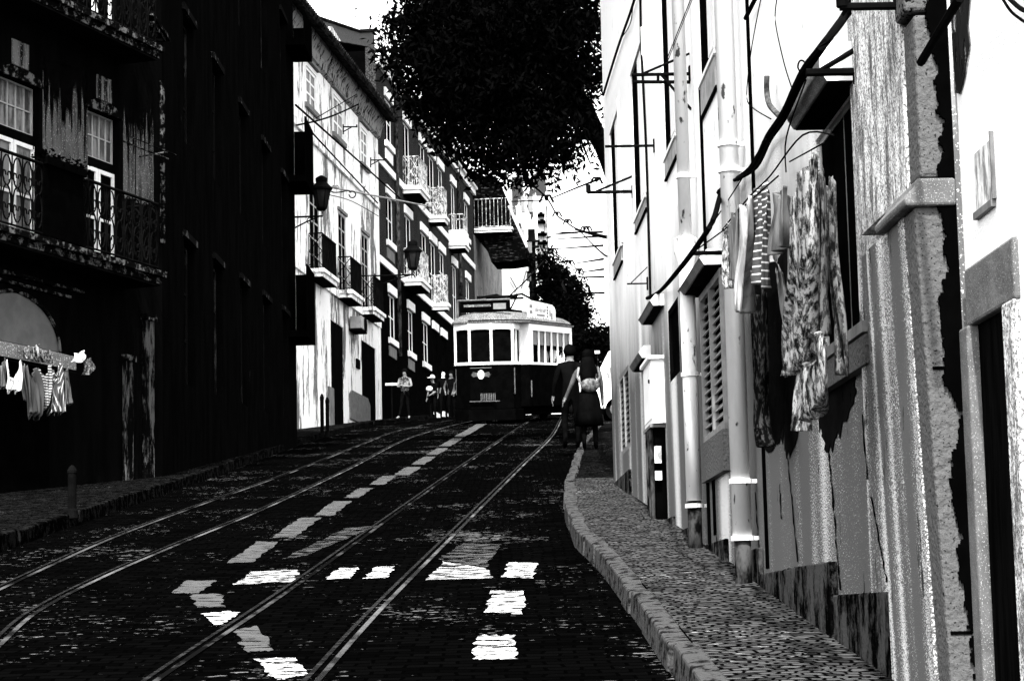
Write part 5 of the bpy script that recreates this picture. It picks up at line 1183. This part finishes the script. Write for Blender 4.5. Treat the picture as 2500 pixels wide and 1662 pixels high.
# advertising board along the roof edge: pale board with small grey lettering too fine to read
bw = MB(); pts = [(-1.55, TB + .14)] + [(-4.9, TB + .14), (-4.9, TB + .52), (-4.75, TB + .62), (-4.5, TB + .68), (-1.75, TB + .74), (-1.6, TB + .70), (-1.55, TB + .62)]
bw.prism([(x, 1.08, z) for x, z in pts], (0, .05, 0)); ab = bw.build('roof_board', M['tram_white'], tram)
b = MB(); Y0, Y1 = 1.131, 1.136
for (x0, x1, z0, z1) in ((-1.64, -1.98, .50, .60), (-1.64, -1.98, .32, .42), (-2.5, -3.5, .27, .335)): b.box(x0, x1, Y0, Y1, TB + z0, TB + z1)
random.seed(3); x = -2.35
while x > -3.6:
    b.box(x, x - .05, Y0, Y1, TB + .40, TB + .40 + random.choice((.10, .10, .16, .18))); b.box(x - .05, x - .10, Y0, Y1, TB + random.choice((.40, .46)), TB + random.choice((.48, .50))); x -= .15
for i in range(12): b.box(-1.7 - i * .2, -1.8 - i * .2, Y0, Y1, TB + .19, TB + .19 + random.uniform(.02, .05))
for z in (.25, .36, .45, .55): b.box(-3.75, -3.95, Y0, Y1, TB + z, TB + z + .07)
b.box(-4.3, -4.5, Y0, Y1, TB + .2, TB + .42).box(-4.1, -4.25, Y0, Y1, TB + .3, TB + .5); b.build('board_lettering', M['shutter'], ab)
# crest, headlamp, grille, handrails
b = MB(); b.prism([(.003, .105 * cos(t), 1.50 + .14 * sin(t)) for t in [2 * PI * i / 20 for i in range(20)]], (.012, 0, 0)); cr_ = b.build('crest', M['tram_white'], tram)
b = MB().box(.0155, .02, -.1, .1, 1.485, 1.505).box(.0155, .02, -.012, .012, 1.37, 1.49).box(.0155, .02, -.05, .05, 1.55, 1.58); 
for sy in (1, -1):
    for i in range(5): b.tube([(.012, sy * .11, 1.50 + .02 * i - .04), (.012, sy * (.30 - .02 * abs(i - 2)), 1.50 + .035 * (i - 2))], .006, 4)
b.build('crest_ornament', M['shutter'], cr_)
b = MB(); b.box(.003, .012, -.34, .34, 1.70, 1.712); b.build('front_moulding', M['shutter'], tram)
b = MB()
for i in range(9): b.box(.07, .09, .0 + i * .055, .025 + i * .055, .72, .93)
b.box(.06, .10, -.35, .6, .68, .705); b.build('lifeguard_grille', M['chrome'], tram)
for y in (-.88, .89): MB().tube([(-.45, y * 1.05, .9), (-.45, y * 1.05, 1.7)], .018, 6).build('handrail', M['chrome'], tram)
MB().tube([(-1.28, 1.24, .8), (-1.28, 1.24, 1.3)], .02, 6).build('handrail', M['chrome'], tram)

# ------------------------------------------------------------------ people
def limb_person(label, loc, heading, H=1.7, pose=None, mats=None, hair=None, slim=1.0, cat='person', skirt=False, extra=None):
    s = H / 1.75; P = dict(pel=(0, 0, .95), sp=(0, .0, 1.13), ch=(0, .01, 1.32), nk=(0, 0, 1.49), hd0=(0, .01, 1.57), hd1=(0, .02, 1.66), hd2=(0, .01, 1.73), nose=(0, .10, 1.63),
        hl=(-.09, 0, .90), hr=(.09, 0, .90), kl=(-.10, .03, .50), kr=(.10, .03, .50), al=(-.10, -.02, .09), ar=(.10, -.02, .09), tl=(-.11, .14, .035), tr=(.11, .14, .035),
        sl=(-.18, 0, 1.41), sr=(.18, 0, 1.41), el=(-.23, -.02, 1.13), er=(.23, -.02, 1.13), wl=(-.24, .05, .88), wr=(.24, .05, .88))
    P.update(pose or {})
    R = dict(pel=.135, sp=.125, ch=.14, nk=.055, hd0=.075, hd1=.098, hd2=.07, nose=.014, hl=.095, hr=.095, kl=.062, kr=.062, al=.042, ar=.042, tl=.036, tr=.036, sl=.068, sr=.068, el=.043, er=.043, wl=.030, wr=.030)
    E = [('pel', 'sp', 't'), ('sp', 'ch', 't'), ('ch', 'nk', 't'), ('nk', 'hd0', 's'), ('hd0', 'hd1', 's'), ('hd1', 'hd2', 's'), ('hd1', 'nose', 's')]
    for q in 'lr': E += [('pel', 'h' + q, 'l'), ('h' + q, 'k' + q, 'l'), ('k' + q, 'a' + q, 'l'), ('a' + q, 't' + q, 'f'), ('ch', 's' + q, 't'), ('s' + q, 'e' + q, 'u'), ('e' + q, 'w' + q, 'a')]
    for q in 'lr':       # palm, four fingers and a thumb
        w, e = Vector(P['w' + q]), Vector(P['e' + q]); d = (w - e).normalized(); side = d.cross(Vector((0, 1, 0))); side = side.normalized() if side.length > .1 else Vector((1, 0, 0)); fw_ = d.cross(side).normalized()
        P['p' + q] = w + d * .06; R['p' + q] = .030; E.append(('w' + q, 'p' + q, 'h'))
        for i in range(4):
            a = 'f%s%d' % (q, i); o_ = fw_ * ((i - 1.5) * .021); P[a] = w + d * .10 + o_; R[a] = .0095; E.append(('p' + q, a, 'h'))
            P[a + 'x'] = w + d * (.16 + .012 * (1 if i in (1, 2) else 0)) + o_ + side * .02; R[a + 'x'] = .0075; E.append((a, a + 'x', 'h'))
        P['m' + q] = w + d * .06 + fw_ * .055 + side * .012; R['m' + q] = .010; E.append(('w' + q, 'm' + q, 'h'))
    names = list(P); idx = {k_: i for i, k_ in enumerate(names)}
    me = bpy.data.meshes.new('body'); me.from_pydata([Vector(P[k_]) * s for k_ in names], [(idx[a], idx[b_]) for a, b_, _ in E], [])
    o = bpy.data.objects.new('body', me); C.objects.link(o)
    sk = o.modifiers.new('skin', 'SKIN'); sk.use_smooth_shade = True
    for i, k_ in enumerate(names):
        r = R[k_] * s * (slim if k_ in ('pel', 'sp', 'ch', 'sl', 'sr') else 1); me.skin_vertices[0].data[i].radius = (r, r); me.skin_vertices[0].data[i].use_root = (k_ == 'pel')
    sd = o.modifiers.new('sub', 'SUBSURF'); sd.levels = 1; sd.render_levels = 1
    dg = bpy.context.evaluated_depsgraph_get(); new = bpy.data.meshes.new_from_object(o.evaluated_get(dg)); bpy.data.objects.remove(o)
    order = ['t', 'l', 'u', 'a', 's', 'h', 'f']; mt = dict(t='cloth_black', l='cloth_black', u='cloth_black', a='skin', s='skin', h='skin', f='cloth_black'); mt.update(mats or {})
    new.materials.clear()
    for k_ in order: new.materials.append(M[mt[k_]])
    seg = [(Vector(P[a]) * s, Vector(P[b_]) * s, order.index(c)) for a, b_, c in E]
    for p in new.polygons:
        best = 9e9
        for a, b_, mi in seg:
            ab = b_ - a; t = max(0, min(1, (p.center - a).dot(ab) / max(ab.length_squared, 1e-9))); dd = (p.center - a - ab * t).length
            if dd < best: best = dd; p.material_index = mi
        p.use_smooth = True
    t = thing('person', label, 'person', loc=loc, rz=heading)
    bo = bpy.data.objects.new('body', new); C.objects.link(bo); bo.parent = t
    hz = Vector(P['hd1']) * s
    if hair:
        b = MB()
        if hair == 'cap': b.lathe([(.112 * s, .01), (.108 * s, .05), (.07 * s, .10), (.02, .115)], (hz.x, hz.y - .005, hz.z + .01), 14).box(hz.x - .07, hz.x + .07, hz.y + .06, hz.y + .18, hz.z + .015, hz.z + .03)
        else:
            b.ball((hz.x, hz.y - .022, hz.z + .022), (.108 * s, .108 * s, .115 * s), 14)
            if hair == 'long': b.lathe([(.10, -.02), (.125, -.15), (.14, -.30), (.12, -.42), (.05, -.50)], (hz.x, hz.y - .06, hz.z), 14)
        b.build('cap' if hair == 'cap' else 'hair', M['hair' if hair != 'cap' else 'cloth_white'], t, smooth=hair != 'cap')
    if skirt:
        b = MB(); b.lathe([(.15, 1.0), (.19, .85), (.22, .6), (.25, .42)], n=18); b.build('skirt', M['cloth_black'], t, smooth=True)
    for nm, bb, m_ in (extra or []): bb.build(nm, M[m_], t, smooth=True)
    return t
yc = 38.4
pm = at(1397, 1100, yc + .6); pw = at(1441, 1100, yc)
gz = lambda p_: (p_.x, p_.y, G(p_.y) + .13)
limb_person('man in black seen from behind, walking left of the long haired woman', gz(pm), rad(2), 1.80, dict(kl=(-.11, .10, .52), al=(-.11, .02, .10), tl=(-.11, .18, .05), kr=(.10, .0, .50), ar=(.10, -.14, .12), tr=(.10, .02, .03), el=(-.27, -.05, 1.14), wl=(-.30, .06, .90)), dict(u='cloth_black', a='cloth_black'), 'short', 1.12)
bag = MB(); bag.ball((.03, -.16, 1.10), (.17, .08, .12), 14)
strap = MB().tube([(-.16, -.06, 1.42), (-.19, -.10, 1.25), (-.12, -.16, 1.12)], .02, 6); strap2 = MB().tube([(.17, -.06, 1.42), (.2, -.10, 1.25), (.14, -.16, 1.12)], .02, 6)
limb_person('woman with long dark hair and a printed bag, seen from behind by the house corner', gz(pw), rad(-3), 1.70, dict(el=(-.30, -.03, 1.17), wl=(-.42, .06, .93), sl=(-.19, 0, 1.42), kl=(-.10, .0, .5), kr=(.10, .08, .52), ar=(.10, .03, .10), al=(-.10, -.12, .12), tl=(-.10, .03, .03)), dict(u='cloth_mid', a='skin_grey'), 'long', 1.0, skirt=True, extra=[('shoulder_bag', bag, 'floral_bag'), ('bag_strap', strap, 'cloth_grey'), ('bag_strap', strap2, 'cloth_grey')])
def pav(px, Y, dz=.13):
    p_ = at(px, 1030, Y); return (p_.x, p_.y, G(Y) + dz)
folded = dict(el=(-.25, .06, 1.15), wl=(.06, .22, 1.18), er=(.25, .06, 1.15), wr=(-.06, .25, 1.14), kl=(-.10, .05, .5), al=(-.16, .10, .09), tl=(-.18, .26, .04), kr=(.12, .06, .5), ar=(.20, .16, .09), tr=(.24, .32, .04))
limb_person('man standing with folded arms in a pale top by the white sign', pav(990, 70.6), rad(170), 1.60, folded, dict(t='floral_dark', u='cloth_grey', l='cloth_black', f='cloth_grey'), 'short')
limb_person('person in a white cap with white waist bag, next to the folded arms man', pav(1058, 70.2), rad(150), 1.36, dict(el=(-.2, .1, 1.1), wl=(-.05, .25, .98)), dict(u='cloth_black', l='cloth_black'), 'cap', extra=[('waist_bag', MB().ball((.0, .2, .95), (.12, .07, .09), 12), 'cloth_white')])
limb_person('person in black with pale bare face among the group left of the tram', pav(1084, 70.4), rad(200), 1.52, dict(hd1=(0, .04, 1.64)), dict(s='cloth_white', a='skin'), None)
limb_person('person with a pale grey sleeve standing closest to the tram front', pav(1104, 70.0), rad(165), 1.50, dict(el=(-.28, .0, 1.17), wl=(-.18, .12, .97), er=(.28, .02, 1.17), wr=(.2, .16, 1.0)), dict(u='cloth_mid', a='cloth_mid'), 'short')
def passenger(x, label, m_):
    w = TM @ Vector((x, .90, 1.15)); 
    limb_person(label, w, rad(164), 1.35, dict(kl=(-.1, .38, .88), kr=(.1, .38, .88), al=(-.1, .40, .55), ar=(.1, .40, .55), tl=(-.1, .5, .5), tr=(.1, .5, .5), hl=(-.09, .02, .88), hr=(.09, .02, .88)), dict(t=m_, u=m_), 'short')
passenger(-3.95, 'tram passenger in a grey shirt, in the middle of the side windows', 'cloth_grey')
passenger(-5.35, 'tram passenger in a white shirt, towards the rear of the side windows', 'cloth_white')
a = at(941, 938, 70.8)
sg = thing('sign_board', 'plain white horizontal sign board beside the man with folded arms', 'sign', loc=(a.x, a.y, G(a.y) + .1))
zt = at(955, 938, 70.8).z - (G(a.y) + .1)
MB().box(0, .40, -.03, .03, zt - .035, zt + .04).build('board', M['trim'], sg); MB().tube([(.2, 0, 0), (.2, 0, zt - .03)], .02, 6).build('post', M['iron'], sg); MB().lathe([(.16, 0), (.16, .04), (.03, .06)], (.2, 0, 0), 12).build('foot', M['iron'], sg)

# ------------------------------------------------------------------ trees
def leaf_cloud(blobs, n, size, droop=.0, seed=1, tall=1.6):
    rnd = random.Random(seed); b = MB(); vol = [r[0] * r[1] * r[2] for _, r in blobs]; tot = sum(vol)
    for (c, r), v in zip(blobs, vol):
        k = int(n * v / tot)
        # leaves sit in twigs: pick a twig centre, then a few leaves around it
        for _ in range(max(1, k // 7)):
            d = Vector((rnd.gauss(0, 1), rnd.gauss(0, 1), rnd.gauss(0, 1))).normalized() * (rnd.random() ** .42) * rnd.uniform(.9, 1.07)
            tc = Vector((c.x + d.x * r[0], c.y + d.y * r[1], c.z + d.z * r[2]))
            for _ in range(7):
                p = tc + Vector((rnd.gauss(0, 1), rnd.gauss(0, 1), rnd.gauss(0, 1))) * size * 1.1
                s_ = size * rnd.uniform(.6, 1.25); ax = Vector((rnd.gauss(0, 1), rnd.gauss(0, 1), rnd.gauss(0, .8) - droop)).normalized(); sd_ = ax.cross(Vector((rnd.gauss(0, 1), rnd.gauss(0, 1), rnd.gauss(0, 1)))).normalized()
                b.add([p - ax * s_ * .5 * tall, p + sd_ * s_ * .30, p + ax * s_ * .5 * tall, p - sd_ * s_ * .30], [(0, 1, 2, 3)])
    return b
def fast_build(b, name, m, parent):
    me = bpy.data.meshes.new(name); me.from_pydata(b.v, [], b.f); me.materials.append(m); o = bpy.data.objects.new(name, me); C.objects.link(o); o.parent = parent; return o
def tree(name, label, cat, base, blobs_px, Y, n, size, droop, trunk_pts, seed=1, depth=1.0, tr=(.2, .08), limbs=True):
    t = thing(name, label, cat, loc=base); o = Vector(base); k = Y / FOC; bl = []
    rnd = random.Random(seed)
    for (x, y, r) in blobs_px:
        c = at(x, y, Y + rnd.uniform(-.5, .5) * r * k); bl.append((c - o, (r * k, r * k * depth, r * k)))
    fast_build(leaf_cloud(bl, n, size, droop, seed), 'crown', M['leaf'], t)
    pts = [Vector(q) - o for q in trunk_pts]; b = MB(); L = smooth_line(pts, 5); b.tube(L, [tr[0] + (tr[1] - tr[0]) * i / (len(L) - 1) for i in range(len(L))], 9)
    if limbs:
        for c, r in bl[::2]:
            s0 = L[rnd.randint(len(L) // 2, len(L) - 1)]; mid_ = (s0 + c) / 2 + Vector((0, 0, .2)); b.tube(smooth_line([s0, mid_, c], 3), [tr[1] * .6, tr[1] * .55, tr[1] * .5, tr[1] * .45, tr[1] * .35, tr[1] * .25, .012], 5)
    b.build('trunk', M['bark'], t, smooth=True)
    return t
ty = 46.0
tb = Vector((3.1, ty + 1, G(ty)))
big_blobs = [(1000, 80, 75), (1090, 50, 115), (1200, 50, 130), (1330, 50, 125), (1425, 60, 80), (965, 150, 42), (1045, 185, 100), (1160, 190, 145), (1290, 200, 145), (1405, 180, 95), (1060, 275, 62), (1130, 325, 80), (1215, 360, 72), (1320, 320, 105), (1435, 310, 48), (1262, 400, 40), (1190, 405, 38), (1395, 380, 42), (1445, 372, 22), (935, 130, 26), (1090, 340, 40), (1335, 420, 26), (1240, 430, 28), (1290, 432, 30), (1210, 432, 26), (1345, 438, 20), (1265, 440, 26), (925, 105, 16), (914, 150, 12), (985, 222, 22), (1012, 262, 20), (1150, 448, 16), (1182, 452, 18), (1226, 456, 16), (1302, 456, 15), (1400, 428, 18), (1442, 402, 13), (1010, 20, 30), (990, 50, 26), (1372, 418, 16), (1160, 400, 35), (1200, -100, 190), (1340, -90, 150), (1080, -70, 110)]
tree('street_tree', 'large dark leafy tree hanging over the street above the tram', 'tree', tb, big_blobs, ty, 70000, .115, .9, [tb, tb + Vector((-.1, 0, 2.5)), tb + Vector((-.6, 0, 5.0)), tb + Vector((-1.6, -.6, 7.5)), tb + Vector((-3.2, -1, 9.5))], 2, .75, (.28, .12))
b2 = Vector((at(1392, 1000, 98).x, 98, G(98)))
tree('dark_tree', 'dark cypress like tree right of the tram sign board', 'tree', b2, [(1335, 640, 28), (1350, 668, 34), (1342, 710, 38), (1362, 735, 42), (1390, 700, 34), (1400, 735, 40), (1385, 775, 45), (1420, 765, 26), (1430, 712, 14), (1362, 800, 40), (1432, 780, 18), (1395, 820, 34), (1330, 760, 30), (1345, 825, 36)], 98, 9000, .17, .2, [b2, at(1393, 860, 98), at(1375, 700, 98), at(1345, 640, 98)], 5, .8, (.25, .06))
b3 = Vector((at(1450, 1000, 90).x, 90, G(90)))
tree('hedge', 'dark clipped hedge with a small white plate, behind the walking couple', 'hedge', b3, [(1395, 845, 34), (1420, 835, 34), (1450, 830, 34), (1480, 835, 34), (1510, 840, 36), (1455, 865, 30), (1490, 870, 32), (1420, 870, 32), (1470, 805, 14)], 90, 8000, .14, .1, [b3, at(1450, 900, 90), at(1450, 850, 90)], 8, 1.0, (.1, .05))
a = at(1452, 857, 86); hp = thing('wall_plate', 'small white rectangular plate showing bright against the dark hedge', 'sign', loc=(a.x, a.y, G(86)))
zz_ = at(1457, 860, 86).z - G(86); MB().box(0, .19, -.03, .0, zz_ - .05, zz_ + .06).build('plate', M['trim'], hp); MB().tube([(.1, .01, 0), (.1, .01, zz_)], .02, 6).build('post', M['iron'], hp)
# ------------------------------------------------------------------ parked van
vz = 62; a = at(1440, 950, vz)
van = thing('parked_van', 'white parked van half hidden behind the couple and the house corner', 'van', loc=(a.x, vz, G(vz) + .12))
prof = [(0, .35), (0, 1.0), (.12, 1.15), (.55, 1.95), (.75, 2.08), (4.3, 2.08), (4.4, 1.95), (4.4, .35)]
MB().prism([(x, 0, z) for x, z in prof], (0, 1.7, 0)).build('body', M['van_white'], van, bevel=.05)
b = MB(); b.prism([(.62, -.006, 1.2), (.82, -.006, 1.85), (1.6, -.006, 1.85), (1.6, -.006, 1.2)], (0, .005, 0)); b.build('window', M['glass'], van)
MB().prism([(.10, .12, 1.20), (.50, .12, 1.9), (.48, .12, 1.92), (.08, .12, 1.22)], (0, 1.46, 0)).build('windscreen', M['glass'], van)
for x in (.75, 3.5):
    for y in (.1, 1.6):
        w = MB().lathe([(.2, y - .1), (.33, y - .1), (.33, y + .1), (.2, y + .1)], (x, 0, .33), 18, axis='y').build('wheel', M['cable'], van); MB().lathe([(.2, y - .102), (.04, y - .11)], (x, 0, .33), 14, axis='y').build('rim', M['chrome'], w)
MB().tube([(.55, -.02, 1.25), (.5, -.16, 1.3), (.45, -.18, 1.45), (.58, -.18, 1.47), (.6, -.02, 1.3)], .015, 6).build('mirror', M['iron'], van)
# ------------------------------------------------------------------ overhead wires
def wire(name, label, pts, r, group=None, m='cable', knots=()):
    r *= 1.6
    b = MB(); L = smooth_line([at(*p) for p in pts], 6) if len(pts) > 2 else [at(*p) for p in pts]; b.tube(L, r, 6)
    for (x, y, Y, s_) in knots:
        s_ *= .85; p_ = at(x, y, Y); b.ball(p_, (s_, s_, s_ * 1.3), 8).tube([p_ + Vector((-s_ * 3, 0, -s_ * 2)), p_ + Vector((-s_ * 1.5, 0, s_)), p_ + Vector((s_ * 1.5, 0, s_)), p_ + Vector((s_ * 3, 0, -s_ * 2))], s_ * .6, 6)
    o = b.build(name, M[m]); return tag(o, label, 'wire', group)
wire('trolley_wire', 'upper trolley wire with hangers bending right above the tram', [(1180, 330, 50), (1289, 441, 53), (1335, 484, 56), (1360, 525, 60), (1381, 541, 62), (1414, 561, 64), (1490, 578, 66)], .014, None, knots=((1334, 483, 56, .07), (1360, 522, 60, .05), (1386, 540, 62, .05), (1427, 558, 64, .055), (1435, 557, 64, .05)))
wire('trolley_wire', 'lower trolley wire curving down to the right beyond the house corner', [(1325, 604, 76), (1349, 612, 80), (1368, 627, 83), (1391, 643, 86), (1414, 663, 90), (1427, 681, 95), (1444, 719, 105), (1459, 775, 112), (1466, 800, 114)], .014, None, knots=((1349, 611, 80, .07), (1392, 640, 86, .07), (1415, 660, 90, .07), (1427, 680, 95, .06), (1444, 716, 105, .06), (1457, 765, 110, .06)))
wire('span_wire', 'span wire from the hanger knot up to the white house corner', [(1345, 485, 56), (1400, 462, 42), (1466, 436, 27.5)], .010, None, knots=((1456, 439, 28, .03),))
wire('span_wire', 'span wire running left from the hanger knot to the gallery', [(1250, 492, 78), (1327, 489, 57)], .014)
wire('span_wire', 'slack cable from the bracket down to the house corner', [(1414, 562, 64), (1440, 590, 50), (1475, 622, 33), (1488, 622, 28)], .010)
wire('span_wire', 'thick twin cable from the trolley wire to the house wall', [(1405, 560, 62), (1450, 573, 45), (1487, 580, 28)], .018)
def zc(x, y): return (1100 + x / 3.92, 380 + y / 3.92)
for i, (x0, y0, x1, y1, lab) in enumerate([(950, 735, 1450, 732, 'uppermost straight'), (950, 757, 1210, 735, 'short upper slanting'), (1000, 800, 1455, 770, 'thin rising'), (980, 895, 1455, 860, 'long rising, level with the top balcony plants'), (1200, 1030, 1460, 990, 'wire from the first lower hanger,'), (1260, 1115, 1462, 1087, 'wire from the second lower hanger,'), (1160, 1165, 1462, 1160, 'nearly level'), (1250, 1315, 1466, 1313, 'lowest level')]):
    a_, c_ = zc(x0, y0), zc(x1, y1); wire('pull_off_wire', lab + ' pull off wire against the white sky', [(a_[0], a_[1], 84), (c_[0], c_[1], 30)], .011, 'thin pull off wires right of the far house')
wire('facade_wire', 'long black wire sloping down across the white house from the shaded corner', [(722, 257, 49), (800, 326, 56), (914, 428, 66), (1010, 515, 78)], .016)
wire('facade_wire', 'second sloping wire just below it, along the upper course of the white house', [(747, 308, 50), (834, 402, 60), (922, 496, 69)], .014)
wire('facade_wire', 'black wire sagging to the right from the shaded corner under the white eaves', [(724, 306, 49), (771, 296, 55), (820, 280, 60), (875, 255, 67)], .015)
wire('facade_wire', 'thin wire rising across the top floor windows of the white house', [(771, 289, 55), (870, 231, 67)], .008)
wire('facade_wire', 'pale cable from the street lamp across to the tiled house balconies', [(797, 455, 50), (914, 478, 66), (1043, 503, 76)], .016, m='shutter', knots=((819, 457, 51, .04), (1050, 502, 76, .09)))
wire('facade_wire', 'thin cable looping with a ring beside the street lamp', [(795, 455, 50), (815, 470, 52), (850, 466, 55)] + [(860 + 8 * cos(t), 475 + 8 * sin(t), 55) for t in [-2.4 + i * .7 for i in range(9)]], .010)
wire('facade_wire', 'lowest thin wires fanning from the lamp to the house joint', [(800, 475, 50), (860, 492, 58), (924, 528, 69)], .007)
for (x0, x1, y, Y, lab) in ((838, 873, 310, 66, 'upper small iron bracket on the white house wall'), (905, 941, 391, 70, 'lower small iron bracket at the joint of white and tiled houses')):
    a_ = at(x0, y + 12, Y); c_ = at(x1, y, Y); d_ = at(x0, y, Y); b = MB(); b.tube([d_, c_], .022, 6).tube([a_, at(x0 + 22, y, Y)], .018, 6).tube([at(x0, y - 6, Y), at(x0, y + 18, Y)], .022, 6); b.tube([at(x1 - 2, y, Y), at(x1 - 2, y - 5, Y)], .025, 6)
    tag(b.build('facade_bracket', M['iron']), lab, 'bracket')
# ------------------------------------------------------------------ light
w = bpy.data.worlds.new('World'); S.world = w; w.use_nodes = True; n = w.node_tree.nodes; l = w.node_tree.links
bg = n['Background']; sky = n.new('ShaderNodeTexSky'); sky.sky_type = 'NISHITA'; sky.sun_disc = False
EL, AZ = rad(52), rad(183)          # sun almost straight behind the camera, a touch to the left
sky.sun_elevation = EL; sky.sun_rotation = AZ; sky.dust_density = 3; sky.air_density = 1
hs_ = n.new('ShaderNodeHueSaturation'); hs_.inputs['Saturation'].default_value = 0; l.new(sky.outputs[0], hs_.inputs['Color']); l.new(hs_.outputs[0], bg.inputs['Color'])
bg.inputs['Strength'].default_value = SKY
sl = bpy.data.lights.new('sun', 'SUN'); sl.energy = SUN; sl.angle = rad(1.5); sl.color = (1, .995, .985)
so = bpy.data.objects.new('sun', sl); C.objects.link(so)
dv = Vector((sin(AZ) * cos(EL), cos(AZ) * cos(EL), sin(EL))); so.rotation_euler = dv.to_track_quat('Z', 'Y').to_euler()
S.view_settings.view_transform = 'Standard'; S.view_settings.look = 'None'; S.view_settings.gamma = 1; S.view_settings.exposure = EXPO
S.cycles.max_bounces = 6; S.cycles.transparent_max_bounces = 12
